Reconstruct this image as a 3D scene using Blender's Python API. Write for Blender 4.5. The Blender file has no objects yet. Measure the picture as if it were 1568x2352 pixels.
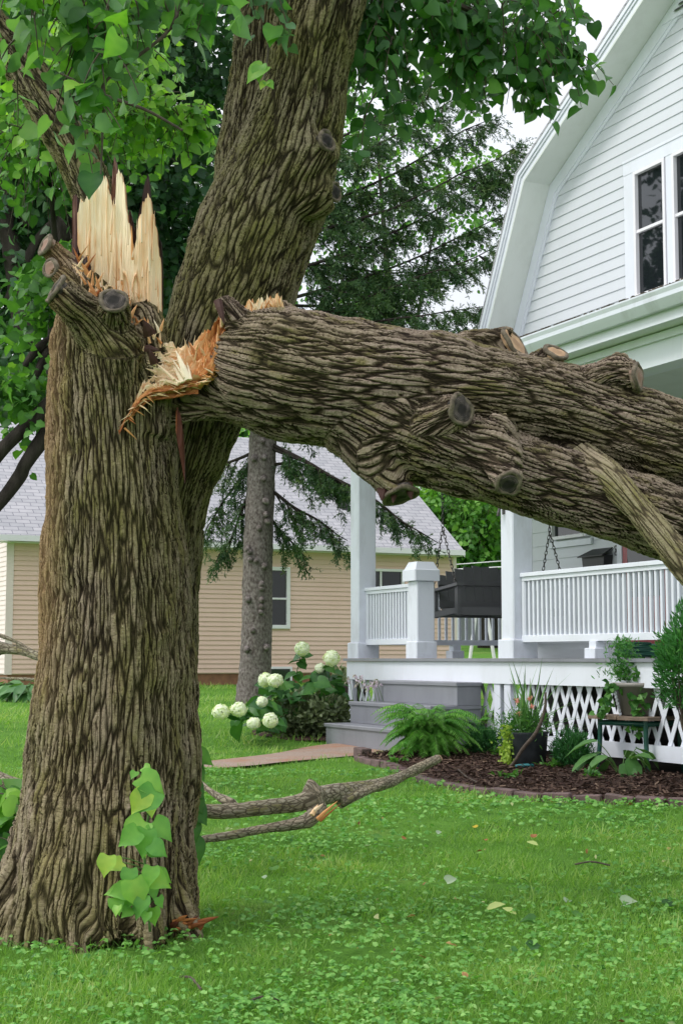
import bpy, math, random
import numpy as np
from math import radians as R, sin, cos, pi
random.seed(7); rng = np.random.default_rng(7)
sc = bpy.context.scene
# ------------------------------------------------------------------ camera
TH = math.atan(336/3500); CAMZ = 1.25
cd = bpy.data.cameras.new("camera"); cam = bpy.data.objects.new("camera", cd)
sc.collection.objects.link(cam); sc.camera = cam
cd.sensor_fit = 'VERTICAL'; cd.sensor_height = 36; cd.lens = 3500/2352*36
cd.clip_start = 0.1; cd.clip_end = 2000
cam.location = (0, 0, CAMZ); cam.rotation_euler = (pi/2+TH, 0, 0)
# ------------------------------------------------------------------ sky and sun (bright overcast)
w = bpy.data.worlds.new("World"); sc.world = w; w.use_nodes = True
nt = w.node_tree; nt.nodes.clear()
SUN_EL, SUN_AZ = R(50), R(255)
sky = nt.nodes.new('ShaderNodeTexSky'); sky.sky_type = 'NISHITA'; sky.sun_disc = False
sky.sun_elevation = SUN_EL; sky.sun_rotation = SUN_AZ
b1 = nt.nodes.new('ShaderNodeBackground'); b1.inputs[1].default_value = 0.12
nt.links.new(sky.outputs[0], b1.inputs[0])
tc = nt.nodes.new('ShaderNodeTexCoord'); nz = nt.nodes.new('ShaderNodeTexNoise'); nz.inputs['Scale'].default_value = 2.5; nz.inputs['Detail'].default_value = 5
nt.links.new(tc.outputs['Generated'], nz.inputs['Vector'])
rp = nt.nodes.new('ShaderNodeValToRGB'); rp.color_ramp.elements[0].color = (.86, .9, .97, 1); rp.color_ramp.elements[1].color = (1, 1, 1, 1)
rp.color_ramp.elements[0].position = .3; rp.color_ramp.elements[1].position = .7
nt.links.new(nz.outputs['Fac'], rp.inputs[0])
b2 = nt.nodes.new('ShaderNodeBackground'); b2.inputs[1].default_value = 1.45
sdv = nt.nodes.new('ShaderNodeVectorMath'); sdv.operation = 'DOT_PRODUCT'; nt.links.new(tc.outputs['Generated'], sdv.inputs[0])
sdv.inputs[1].default_value = (sin(SUN_AZ)*cos(SUN_EL), cos(SUN_AZ)*cos(SUN_EL), sin(SUN_EL))
sg = nt.nodes.new('ShaderNodeMapRange'); sg.inputs[1].default_value = -.6; sg.inputs[2].default_value = 1; sg.inputs[3].default_value = .55; sg.inputs[4].default_value = 2.1
nt.links.new(sdv.outputs['Value'], sg.inputs[0]); nt.links.new(sg.outputs[0], b2.inputs[1])   # cloud is brighter round the veiled sun
nt.links.new(rp.outputs[0], b2.inputs[0])
mx = nt.nodes.new('ShaderNodeMixShader'); mx.inputs[0].default_value = .85
nt.links.new(b1.outputs[0], mx.inputs[1]); nt.links.new(b2.outputs[0], mx.inputs[2])
wo = nt.nodes.new('ShaderNodeOutputWorld'); nt.links.new(mx.outputs[0], wo.inputs[0])
sd = bpy.data.lights.new("sun", 'SUN'); sd.energy = 1.5; sd.angle = R(14); sd.color = (1, .96, .9)
so = bpy.data.objects.new("sun", sd); sc.collection.objects.link(so)
# veiled sun high on the left
so.rotation_euler = (R(90)-SUN_EL, 0, R(-75))
sc.view_settings.view_transform = 'Standard'; sc.view_settings.look = 'None'
sc.view_settings.exposure = 0.1; sc.view_settings.gamma = 1
try:
    sc.cycles.max_bounces = 8; sc.cycles.transparent_max_bounces = 8; sc.cycles.transmission_bounces = 4
except Exception: pass

# ------------------------------------------------------------------ geometry helpers
Fv = np.array([0, cos(TH), sin(TH)]); Uv = np.array([0, -sin(TH), cos(TH)]); Xv = np.array([1., 0, 0]); CP = np.array([0, 0, CAMZ])
def ray(u, v): return Fv+(u-784)/3500*Xv+(1176-v)/3500*Uv
def W(u, v, Y):
    r = ray(u, v); return CP+r*(Y/r[1])
def WV(u, v, Y):
    r = Fv[None]+((u-784)/3500)[:, None]*Xv+((1176-v)/3500)[:, None]*Uv; return CP+r*(Y/r[:, 1])[:, None]
GX = [-50, 5, 18, 28, 33, 60, 400]; GZ = [0, 0, .25, .55, .68, 2.0, 2.2]
def g(x, y): return float(np.interp(y, GX, GZ))
def gv(y): return np.interp(y, GX, GZ)
def G(u, v):
    r = ray(u, v); lo, hi = 1., 60.
    for _ in range(40):
        m = (lo+hi)/2; p = CP+r*(m/r[1])
        if p[2] > g(0, m): lo = m
        else: hi = m
    return CP+r*(lo/r[1])
def GP(u, Y):  # ground point at screen column u and depth Y
    return np.array([(u-784)/3500*Y, Y, g(0, Y)])
def hashn(i):
    i = (i.astype(np.int64)*1103515245+12345) & 0x7fffffff
    i = (i ^ (i >> 13))*1274126177 & 0x7fffffff
    i = i ^ (i >> 16)
    return (i & 0xffffff)/float(0xffffff)
def vnoise(P):
    P = np.asarray(P, float); I = np.floor(P).astype(np.int64); f = P-I; f = f*f*(3-2*f)
    out = 0
    for dx in (0, 1):
        for dy in (0, 1):
            for dz in (0, 1):
                h = hashn((I[..., 0]+dx)*73856093+(I[..., 1]+dy)*19349663+(I[..., 2]+dz)*83492791)
                wt = (f[..., 0] if dx else 1-f[..., 0])*(f[..., 1] if dy else 1-f[..., 1])*(f[..., 2] if dz else 1-f[..., 2])
                out = out+h*wt
    return out*2-1
def link(o, parent=None):
    sc.collection.objects.link(o)
    if parent is not None: o.parent = parent
    return o
def tag(o, label=None, cat=None, group=None, kind=None):
    if label: o['label'] = label
    if cat: o['category'] = cat
    if group: o['group'] = group
    if kind: o['kind'] = kind
    return o
def empty(name, loc, rz=0):
    o = bpy.data.objects.new(name, None); o.location = tuple(loc); o.rotation_euler = (0, 0, rz); o.empty_display_size = .1
    return link(o)
def npmesh(name, V, faces, mat, parent=None, tint=None, smooth=False, vec=None, world=False):
    """faces: list of (M,k) int arrays. world: V given in world space, converted to the parent's frame."""
    V = np.asarray(V, float)
    if not isinstance(faces, list): faces = [faces]
    faces = [np.asarray(f, np.int32) for f in faces if len(f)]
    if parent is not None and world:
        L = np.array(parent.location); a = parent.rotation_euler[2]
        D = V-L; V = np.stack([D[:, 0]*cos(a)+D[:, 1]*sin(a), -D[:, 0]*sin(a)+D[:, 1]*cos(a), D[:, 2]], 1)
    me = bpy.data.meshes.new(name)
    me.vertices.add(len(V)); me.vertices.foreach_set('co', V.astype(np.float32).ravel())
    nl = sum(f.size for f in faces); npoly = sum(len(f) for f in faces)
    me.loops.add(nl); me.polygons.add(npoly)
    me.loops.foreach_set('vertex_index', np.concatenate([f.ravel() for f in faces]))
    st = []; o = 0
    for f in faces:
        k = f.shape[1]; st.append(o+np.arange(len(f))*k); o += f.size
    me.polygons.foreach_set('loop_start', np.concatenate(st).astype(np.int32))
    me.update(calc_edges=True)
    if tint is not None:
        a = me.attributes.new('tint', 'FLOAT', 'POINT'); a.data.foreach_set('value', np.asarray(tint, np.float32))
    if vec is not None:
        a = me.attributes.new('grain', 'FLOAT_VECTOR', 'POINT'); a.data.foreach_set('vector', np.asarray(vec, np.float32).ravel())
    if mat: me.materials.append(mat)
    me.polygons.foreach_set('use_smooth', [bool(smooth)]*npoly)
    ob = bpy.data.objects.new(name, me)
    return link(ob, parent)
class MB:
    def __init__(s): s.V = []; s.F = {}; s.n = 0; s.T = []
    def add(s, V, F, tint=0.5):
        V = np.asarray(V, float)
        for f in F: s.F.setdefault(len(f), []).append([i+s.n for i in f])
        s.V.append(V); s.n += len(V); s.T.append(np.full(len(V), tint))
    def addnp(s, V, Fs, tint):
        for f in Fs: s.F.setdefault(f.shape[1], []).extend((f+s.n).tolist())
        s.V.append(V); s.n += len(V); s.T.append(np.broadcast_to(tint, (len(V),)).astype(float))
    def box(s, x0, x1, y0, y1, z0, z1, tint=.5):
        V = [(x0, y0, z0), (x1, y0, z0), (x1, y1, z0), (x0, y1, z0), (x0, y0, z1), (x1, y0, z1), (x1, y1, z1), (x0, y1, z1)]
        s.add(V, [(0, 3, 2, 1), (4, 5, 6, 7), (0, 1, 5, 4), (1, 2, 6, 5), (2, 3, 7, 6), (3, 0, 4, 7)], tint)
    def bbox(s, x0, x1, y0, y1, z0, z1, b=.006, tint=.5):
        """box with a chamfer on every vertical and top edge"""
        def ring(i, z): return [(x0+i+b*k1, y0+i+b*k2, z) if 0 else p for p in ()]
        o = []
        for (ins, z) in ((0, z0), (0, z1-b), (b, z1)):
            X0, X1, Y0, Y1 = x0+ins, x1-ins, y0+ins, y1-ins
            c = b
            o += [(X0+c, Y0, z), (X1-c, Y0, z), (X1, Y0+c, z), (X1, Y1-c, z), (X1-c, Y1, z), (X0+c, Y1, z), (X0, Y1-c, z), (X0, Y0+c, z)]
        F = [tuple(range(7, -1, -1)), tuple(range(16, 24))]
        for k in range(2):
            for i in range(8): F.append((k*8+i, k*8+(i+1) % 8, k*8+8+(i+1) % 8, k*8+8+i))
        s.add(o, F, tint)
    def prism(s, poly, ax, a0, a1, tint=.5):
        """poly: 2D points in the plane of the other two axes (kept order), extruded along ax from a0 to a1"""
        def mk(p, a):
            if ax == 0: return (a, p[0], p[1])
            if ax == 1: return (p[0], a, p[1])
            return (p[0], p[1], a)
        n = len(poly)
        V = [mk(p, a0) for p in poly]+[mk(p, a1) for p in poly]
        F = [tuple(range(n)), tuple(range(2*n-1, n-1, -1))]+[(i, i+n, (i+1) % n+n, (i+1) % n) for i in range(n)]
        s.add(V, F, tint)
    def tube(s, P, r, n=8, tint=.5, cap=True):
        V, F = tube_vf(P, r, n); 
        s.addnp(V, [F], tint)
        if cap:
            k = len(V)
            b = s.n-k
            s.F.setdefault(n, []).append([b+i for i in range(n)][::-1]); s.F.setdefault(n, []).append([b+k-n+i for i in range(n)])
    def build(s, name, mat, parent=None, smooth=False, world=False, bevel=0):
        V = np.concatenate(s.V); ob = npmesh(name, V, [np.array(f) for f in s.F.values()], mat, parent, tint=np.concatenate(s.T), smooth=smooth, world=world)
        if bevel:
            m = ob.modifiers.new('bevel', 'BEVEL'); m.width = bevel; m.segments = 2; m.limit_method = 'ANGLE'
        return ob
def frames(P):
    P = np.asarray(P, float); T = np.gradient(P, axis=0); T /= np.linalg.norm(T, axis=1)[:, None]+1e-9
    ref = np.array([0, 1., 0]) if abs(T[0][1]) < .8 else np.array([1., 0, 0])
    A = np.cross(T[0], ref); A /= np.linalg.norm(A); out = [A]
    for t in T[1:]:
        A = out[-1]-t*np.dot(out[-1], t); A /= np.linalg.norm(A); out.append(A)
    A = np.array(out); return T, A, np.cross(T, A)
def tube_vf(P, r, n=8):
    P = np.asarray(P, float); r = np.broadcast_to(r, (len(P),))
    T, A, B = frames(P); a = np.linspace(0, 2*pi, n, endpoint=False)
    V = (P[:, None]+r[:, None, None]*(np.cos(a)[None, :, None]*A[:, None]+np.sin(a)[None, :, None]*B[:, None])).reshape(-1, 3)
    i = np.arange(len(P)-1)[:, None]*n; j = np.arange(n)[None]; k = (j+1) % n
    F = np.stack([i+j, i+k, i+n+k, i+n+j], -1).reshape(-1, 4)
    return V, F
def spl(P, m=8):
    """Catmull-Rom resample of rows (any width)"""
    P = np.asarray(P, float); Q = np.vstack([2*P[0]-P[1], P, 2*P[-1]-P[-2]]); out = []
    for i in range(1, len(Q)-2):
        for t in np.arange(m)/m:
            a, b, c, d = Q[i-1:i+3]
            out.append(.5*((2*b)+(c-a)*t+(2*a-5*b+4*c-d)*t*t+(3*b-a-3*c+d)*t**3))
    out.append(P[-1]); return np.array(out)

# ------------------------------------------------------------------ materials
def newmat(name):
    m = bpy.data.materials.new(name); m.use_nodes = True; n = m.node_tree; n.nodes.clear()
    o = n.nodes.new('ShaderNodeOutputMaterial'); p = n.nodes.new('ShaderNodeBsdfPrincipled'); n.links.new(p.outputs[0], o.inputs[0])
    return m, n, p, o
def N(n, t, **kw):
    x = n.nodes.new(t)
    for k, v in kw.items():
        if k in x.inputs.keys() if isinstance(k, str) else False: x.inputs[k].default_value = v
        else: setattr(x, k, v)
    return x
def ramp(n, fac, stops, interp='LINEAR'):
    r = n.nodes.new('ShaderNodeValToRGB'); r.color_ramp.interpolation = interp; e = r.color_ramp.elements
    while len(e) < len(stops): e.new(.5)
    for x, (p, c) in zip(e, stops): x.position = p; x.color = (*c, 1)
    n.links.new(fac, r.inputs[0]); return r.outputs[0]
def noise(n, vec, scale, detail=4, rough=.55, dist=0):
    x = n.nodes.new('ShaderNodeTexNoise'); x.inputs['Scale'].default_value = scale; x.inputs['Detail'].default_value = detail
    x.inputs['Roughness'].default_value = rough; x.inputs['Distortion'].default_value = dist
    if vec is not None: n.links.new(vec, x.inputs['Vector'])
    return x
def mapping(n, vec, scale):
    x = n.nodes.new('ShaderNodeMapping'); x.inputs['Scale'].default_value = scale; n.links.new(vec, x.inputs['Vector']); return x.outputs[0]
def mth(n, op, a, b=None, c=None):
    x = n.nodes.new('ShaderNodeMath'); x.operation = op
    for i, v in enumerate((a, b, c)):
        if v is None: continue
        if isinstance(v, (int, float)): x.inputs[i].default_value = v
        else: n.links.new(v, x.inputs[i])
    return x.outputs[0]
def mixc(n, fac, a, b, mode='MIX'):
    x = n.nodes.new('ShaderNodeMix'); x.data_type = 'RGBA'; x.blend_type = mode
    for i, v in ((0, fac), (6, a), (7, b)):
        if isinstance(v, (int, float)): x.inputs[i].default_value = v
        elif isinstance(v, tuple): x.inputs[i].default_value = (*v, 1)
        else: n.links.new(v, x.inputs[i])
    return x.outputs[2]
def bump(n, p, h, strength=.4, dist=.01):
    b = n.nodes.new('ShaderNodeBump'); b.inputs['Strength'].default_value = strength; b.inputs['Distance'].default_value = dist
    n.links.new(h, b.inputs['Height']); n.links.new(b.outputs[0], p.inputs['Normal'])
def objco(n): return n.nodes.new('ShaderNodeTexCoord').outputs['Object']
def simple(name, c1, c2=None, scale=6, rough=.6, bs=.15, bd=.003, stretch=(1, 1, 1), spec=.4, detail=5, metal=0):
    m, n, p, o = newmat(name); c2 = c2 or tuple(x*.8 for x in c1)
    v = mapping(n, objco(n), stretch); z = noise(n, v, scale, detail)
    n.links.new(ramp(n, z.outputs['Fac'], [(.3, c2), (.7, c1)]), p.inputs['Base Color'])
    p.inputs['Roughness'].default_value = rough; p.inputs['Specular IOR Level'].default_value = spec; p.inputs['Metallic'].default_value = metal
    z2 = noise(n, v, scale*6, 3); bump(n, p, z2.outputs['Fac'], bs, bd)
    return m
def paint(name, col, dirt=(.35, .33, .28), amt=.25, rough=.45):
    """painted wood, weathered: faint streaks, specks of dirt, soft brush relief"""
    m, n, p, o = newmat(name); oc = objco(n)
    z = noise(n, mapping(n, oc, (1, 1, .35)), 3.5, 6, .65); f = ramp(n, z.outputs['Fac'], [(.48, (0, 0, 0)), (.8, (1, 1, 1))])
    z2 = noise(n, oc, 38, 4, .7); z4 = noise(n, oc, .9, 4, .6); c0 = mixc(n, .12, col, mixc(n, z4.outputs['Fac'], dirt, (1, 1, 1))); f2 = ramp(n, z2.outputs['Fac'], [(.66, (0, 0, 0)), (.74, (1, 1, 1))])
    c = mixc(n, mth(n, 'MULTIPLY', f, amt), c0, dirt); c = mixc(n, mth(n, 'MULTIPLY', f2, amt*.8), c, dirt)
    n.links.new(c, p.inputs['Base Color']); p.inputs['Roughness'].default_value = rough
    z3 = noise(n, mapping(n, oc, (1, 1, .2)), 60, 2); bump(n, p, z3.outputs['Fac'], .12, .002)
    return m
def leafmat(name, cols, trans=.35, rough=.45, back=None, vscale=1):
    """leaf: colour by the leaf's own tint value, a little mottling, light passing through"""
    m, n, p, o = newmat(name); at = n.nodes.new('ShaderNodeAttribute'); at.attribute_name = 'tint'
    c = ramp(n, at.outputs['Fac'], [(i/(len(cols)-1), x) for i, x in enumerate(cols)])
    z = noise(n, objco(n), 22*vscale, 2); c = mixc(n, .3, c, ramp(n, z.outputs['Fac'], [(.3, (.35, .4, .3)), (.7, (.65, .62, .5))]), 'OVERLAY')
    if back:
        ge = n.nodes.new('ShaderNodeNewGeometry'); c = mixc(n, mth(n, 'MULTIPLY', ge.outputs['Backfacing'], .6), c, back)
    n.links.new(c, p.inputs['Base Color']); p.inputs['Roughness'].default_value = rough; p.inputs['Specular IOR Level'].default_value = .3
    t = n.nodes.new('ShaderNodeBsdfTranslucent'); tcx = mixc(n, 1., c, (1.35, 1.5, .6), 'MULTIPLY'); n.links.new(tcx, t.inputs[0])
    x = n.nodes.new('ShaderNodeMixShader'); x.inputs[0].default_value = trans
    n.links.new(p.outputs[0], x.inputs[1]); n.links.new(t.outputs[0], x.inputs[2]); n.links.new(x.outputs[0], o.inputs[0])
    return m
def barkmat(name, amp=.016, scale=26, cols=None, moss=.5, along=.16, left_red=0.0, tone=(.86, .83, .72)):
    """furrowed bark on the 'grain' attribute (around, around, along the stem), with true displacement"""
    m, n, p, o = newmat(name); m.displacement_method = 'BOTH'
    at = n.nodes.new('ShaderNodeAttribute'); at.attribute_name = 'grain'; gr = at.outputs['Vector']
    wz = noise(n, mapping(n, gr, (1, 1, .35)), 4, 2); wz2 = noise(n, mapping(n, gr, (1, 1, .22)), 14, 3)
    def warp(v, nzn, amt):
        s = n.nodes.new('ShaderNodeVectorMath'); s.operation = 'SUBTRACT'; n.links.new(nzn.outputs['Color'], s.inputs[0]); s.inputs[1].default_value = (.5, .5, .5)
        k = n.nodes.new('ShaderNodeVectorMath'); k.operation = 'SCALE'; n.links.new(s.outputs[0], k.inputs[0]); k.inputs['Scale'].default_value = amt
        a = n.nodes.new('ShaderNodeVectorMath'); a.operation = 'ADD'; n.links.new(v, a.inputs[0]); n.links.new(k.outputs[0], a.inputs[1]); return a.outputs[0]
    v = warp(warp(gr, wz, .05), wz2, .022)
    vo = n.nodes.new('ShaderNodeTexVoronoi'); vo.feature = 'DISTANCE_TO_EDGE'; vo.inputs['Scale'].default_value = scale
    n.links.new(mapping(n, v, (1, 1, along)), vo.inputs['Vector'])
    e = n.nodes.new('ShaderNodeMapRange'); e.interpolation_type = 'SMOOTHSTEP'; e.inputs[1].default_value = .0; e.inputs[2].default_value = .16; n.links.new(vo.outputs['Distance'], e.inputs[0])
    rn = noise(n, mapping(n, v, (1, 1, along*.6)), scale*1.2, 2, .5)
    rd = mth(n, 'ABSOLUTE', mth(n, 'SUBTRACT', mth(n, 'MULTIPLY', rn.outputs['Fac'], 2), 1)); rd = mth(n, 'MINIMUM', mth(n, 'MULTIPLY', rd, 20.), 1)
    fine = noise(n, mapping(n, v, (1, 1, .16)), scale*4.5, 5, .75)
    flake = noise(n, mapping(n, v, (1, 1, .35)), scale*2.2, 4, .7)
    crk = noise(n, mapping(n, gr, (.35, .35, 1.2)), scale*1.6, 3, .6); cr = mth(n, 'MINIMUM', mth(n, 'MULTIPLY', mth(n, 'ABSOLUTE', mth(n, 'SUBTRACT', mth(n, 'MULTIPLY', crk.outputs['Fac'], 2), 1)), 14), 1)
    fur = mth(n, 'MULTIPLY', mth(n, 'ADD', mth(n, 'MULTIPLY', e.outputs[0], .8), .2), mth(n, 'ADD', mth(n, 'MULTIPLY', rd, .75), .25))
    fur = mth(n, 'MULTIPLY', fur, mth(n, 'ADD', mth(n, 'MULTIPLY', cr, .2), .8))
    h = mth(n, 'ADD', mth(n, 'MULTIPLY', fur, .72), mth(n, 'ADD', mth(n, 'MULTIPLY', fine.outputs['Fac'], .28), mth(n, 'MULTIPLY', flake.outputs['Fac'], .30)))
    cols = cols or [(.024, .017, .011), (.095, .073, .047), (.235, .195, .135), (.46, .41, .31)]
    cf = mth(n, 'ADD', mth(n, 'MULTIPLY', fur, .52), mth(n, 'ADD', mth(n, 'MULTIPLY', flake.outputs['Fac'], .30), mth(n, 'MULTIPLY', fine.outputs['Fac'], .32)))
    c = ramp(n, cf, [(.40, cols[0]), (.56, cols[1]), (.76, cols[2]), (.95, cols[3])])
    md = noise(n, mapping(n, gr, (1, 1, .3)), 13, 4, .7); lo_ = ramp(n, cf, [(.45, (0, 0, 0)), (.8, (1, 1, 1))])
    c = mixc(n, mth(n, 'MULTIPLY', ramp(n, md.outputs['Fac'], [(.5, (0, 0, 0)), (.6, (.8, .8, .8))]), lo_), c, (.40, .33, .285))
    c = mixc(n, mth(n, 'MULTIPLY', ramp(n, md.outputs['Fac'], [(.38, (.75, .75, .75)), (.47, (0, 0, 0))]), lo_), c, (.235, .215, .085))
    big = noise(n, mapping(n, gr, (1, 1, .5)), 3.2, 5, .65)
    mf = ramp(n, big.outputs['Fac'], [(.40, (0, 0, 0)), (.60, (1, 1, 1))])
    c = mixc(n, mth(n, 'MULTIPLY', mth(n, 'MULTIPLY', mf, moss), ramp(n, fine.outputs['Fac'], [(.3, (.3, .3, .3)), (.7, (1, 1, 1))])), c, mixc(n, ramp(n, cf, [(.4, (0, 0, 0)), (.85, (1, 1, 1))]), (.055, .055, .014), (.27, .26, .085)))
    big2 = noise(n, mapping(n, gr, (1, 1, .25)), 2.1, 3); rf = ramp(n, big2.outputs['Fac'], [(.52, (0, 0, 0)), (.68, (1, 1, 1))])
    c = mixc(n, mth(n, 'MULTIPLY', rf, .22), c, mixc(n, ramp(n, cf, [(.4, (0, 0, 0)), (.85, (1, 1, 1))]), (.055, .032, .02), (.42, .30, .20)))
    if left_red:
        oc = n.nodes.new('ShaderNodeSeparateXYZ'); n.links.new(objco(n), oc.inputs[0])
        lf = n.nodes.new('ShaderNodeMapRange'); lf.inputs[1].default_value = -.17; lf.inputs[2].default_value = -.31; n.links.new(oc.outputs[0], lf.inputs[0])
        hz = n.nodes.new('ShaderNodeMapRange'); hz.inputs[1].default_value = .9; hz.inputs[2].default_value = 1.3; n.links.new(oc.outputs[2], hz.inputs[0])
        c = mixc(n, mth(n, 'MULTIPLY', mth(n, 'MULTIPLY', lf.outputs[0], hz.outputs[0]), left_red), c, mixc(n, cf, (.09, .045, .025), (.5, .33, .2)))
    c = mixc(n, 1., c, tone, 'MULTIPLY')
    n.links.new(c, p.inputs['Base Color']); p.inputs['Roughness'].default_value = .9; p.inputs['Specular IOR Level'].default_value = .2
    d = n.nodes.new('ShaderNodeDisplacement'); d.inputs['Midlevel'].default_value = .8; d.inputs['Scale'].default_value = amp
    n.links.new(h, d.inputs['Height']); n.links.new(d.outputs[0], o.inputs['Displacement'])
    return m
def woodmat(name, cols, scale=40):
    """torn fresh wood, colour by tint along the grain attribute"""
    m, n, p, o = newmat(name); at = n.nodes.new('ShaderNodeAttribute'); at.attribute_name = 'tint'
    g2 = n.nodes.new('ShaderNodeAttribute'); g2.attribute_name = 'grain'
    z = noise(n, mapping(n, g2.outputs['Vector'], (1, 1, .07)), scale, 5, .7); z2 = noise(n, mapping(n, g2.outputs['Vector'], (1, 1, .3)), 9, 4, .6)
    f = mth(n, 'ADD', at.outputs['Fac'], mth(n, 'MULTIPLY', mth(n, 'SUBTRACT', z.outputs['Fac'], .5), .7)); f = mth(n, 'ADD', f, mth(n, 'MULTIPLY', mth(n, 'SUBTRACT', z2.outputs['Fac'], .5), .7))
    c = ramp(n, f, [(i/(len(cols)-1), x) for i, x in enumerate(cols)])
    n.links.new(c, p.inputs['Base Color']); p.inputs['Roughness'].default_value = .65; p.inputs['Specular IOR Level'].default_value = .25
    bump(n, p, z.outputs['Fac'], .6, .006); return m

M = {}
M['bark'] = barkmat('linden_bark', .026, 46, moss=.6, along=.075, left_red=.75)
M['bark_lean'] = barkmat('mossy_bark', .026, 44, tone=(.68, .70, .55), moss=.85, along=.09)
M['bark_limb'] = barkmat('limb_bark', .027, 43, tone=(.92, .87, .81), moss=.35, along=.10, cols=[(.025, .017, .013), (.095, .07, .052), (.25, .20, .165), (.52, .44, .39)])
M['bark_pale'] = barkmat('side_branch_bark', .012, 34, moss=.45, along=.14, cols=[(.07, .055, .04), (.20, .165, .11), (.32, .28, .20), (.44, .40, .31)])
M['rim'] = simple('bark_collar', (.22, .18, .13), (.07, .055, .04), 45, .9, .6, .008)
M['bark_small'] = barkmat('branch_bark', .0035, 45, moss=.25, cols=[(.10, .085, .07), (.20, .175, .15), (.31, .285, .25), (.44, .42, .39)], along=.35)
M['bark_dark'] = simple('dark_bark', (.05, .042, .035), (.018, .014, .012), 14, .9, .6, .02, (1, 1, .25), .2)
M['bark_spruce'] = simple('spruce_bark', (.36, .32, .30), (.085, .062, .055), 26, .9, .9, .03, (1, 1, .7), .2, 9)
M['wood'] = woodmat('split_wood', [(.10, .045, .02), (.45, .22, .09), (.78, .50, .28), (.88, .66, .42), (.92, .78, .56)])
M['torn'] = woodmat('torn_wood', [(.07, .02, .01), (.36, .12, .035), (.66, .32, .12), (.82, .57, .34), (.86, .74, .55)], 60)
def leafs(d): return d
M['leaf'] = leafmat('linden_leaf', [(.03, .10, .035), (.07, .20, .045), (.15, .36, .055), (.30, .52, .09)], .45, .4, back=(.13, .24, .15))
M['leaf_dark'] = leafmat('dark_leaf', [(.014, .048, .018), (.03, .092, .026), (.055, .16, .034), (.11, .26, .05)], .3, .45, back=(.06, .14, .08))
M['leaf_mid'] = leafmat('shaded_linden_leaf', [(.025, .085, .03), (.05, .15, .04), (.09, .25, .05), (.18, .38, .07)], .42, .42, back=(.12, .22, .14))  # darker copy of the linden leaf, shade put into its colour
M['leaf_bg'] = leafmat('background_leaf', [(.03, .085, .025), (.06, .17, .035), (.12, .29, .05), (.22, .42, .08)], .35, .5)
M['leaf_fresh'] = leafmat('fresh_shoot_leaf', [(.09, .27, .06), (.15, .37, .07), (.23, .46, .08), (.42, .56, .10)], .4, .4)
M['needle'] = leafmat('needle', [(.018, .05, .024), (.038, .095, .038), (.08, .155, .05), (.17, .22, .09)], .2, .5)
M['needle_y'] = leafmat('cedar_needle', [(.02, .09, .03), (.04, .15, .04), (.06, .22, .05), (.12, .3, .07)], .2, .5)
M['grass'] = leafmat('grass_blade', [(.07, .16, .035), (.15, .31, .06), (.25, .43, .10), (.48, .54, .26)], .4, .5)
M['clover'] = leafmat('ground_cover_leaf', [(.07, .19, .05), (.12, .31, .065), (.20, .43, .10), (.34, .55, .19)], .35, .5)
M['shrub'] = leafmat('shrub_leaf', [(.06, .08, .045), (.11, .145, .075), (.18, .22, .12), (.28, .32, .19)], .2, .5)
M['hyd'] = leafmat('hydrangea_leaf', [(.025, .09, .03), (.04, .14, .035), (.07, .2, .04), (.12, .28, .06)], .3, .4)
M['fern'] = leafmat('fern_leaf', [(.02, .085, .02), (.045, .17, .03), (.10, .30, .05), (.22, .46, .09)], .3, .45)
M['hosta'] = leafmat('hosta_leaf', [(.05, .14, .05), (.08, .2, .06), (.13, .28, .09), (.3, .4, .25)], .25, .4)
M['petal'] = leafmat('white_petal', [(.62, .70, .50), (.78, .82, .70), (.84, .86, .80), (.88, .89, .86)], .3, .6)
M['stem'] = simple('green_stem', (.10, .2, .05), (.06, .13, .03), 20)
M['twig'] = simple('twig', (.12, .09, .07), (.05, .04, .03), 30, .85)
M['white'] = paint('white_paint', (.76, .79, .88), amt=.16)
M['whitew'] = paint('worn_white_paint', (.73, .76, .86), (.25, .24, .24), .5)
M['siding'] = paint('white_siding', (.62, .645, .70), (.5, .52, .5), .15, .5)
M['soffit'] = paint('soffit_paint', (.68, .72, .68), (.4, .42, .36), .3)
M['greypaint'] = paint('grey_floor_paint', (.175, .18, .215), (.12, .12, .13), .5, .4)
M['darkswing'] = paint('charcoal_paint', (.05, .052, .06), (.06, .06, .065), .4, .45)
M['black'] = simple('black_metal', (.02, .02, .022), (.012, .012, .012), 10, .4)
M['steel'] = simple('chain_steel', (.12, .12, .12), (.06, .05, .045), 30, .5, metal=.8)
M['red'] = paint('red_paint', (.33, .012, .025), (.15, .01, .01), .3, .4)
M['tan'] = paint('tan_vinyl', (.78, .53, .43), (.55, .38, .3), .15, .5)
M['tan2'] = paint('pale_vinyl', (.80, .66, .62), (.5, .42, .35), .15, .5)
M['found'] = simple('foundation', (.32, .16, .09), (.2, .10, .06), 8, .9)
M['vinyl'] = paint('white_trim', (.84, .82, .86), (.4, .4, .4), .15)
M['potp'] = paint('taupe_plastic', (.22, .2, .17), (.12, .11, .1), .3, .45)
M['green_plastic'] = simple('green_enamel', (.012, .09, .06), (.006, .05, .035), 12, .35, .1)
M['greenstone'] = simple('dark_planter', (.05, .06, .07), (.02, .025, .03), 10, .7)
M['brick'] = simple('edging_brick', (.19, .125, .12), (.09, .065, .06), 12, .9, .6, .01)
M['earth'] = simple('dark_soil', (.03, .022, .016), (.012, .009, .007), 10, .95, .8, .03)
M['flower_pink'] = leafmat('pink_petal', [(.7, .2, .2), (.8, .35, .32), (.8, .45, .4)], .2, .5)
M['flower_lilac'] = leafmat('lilac_petal', [(.5, .4, .6), (.65, .55, .7), (.75, .7, .78)], .25, .5)
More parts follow.
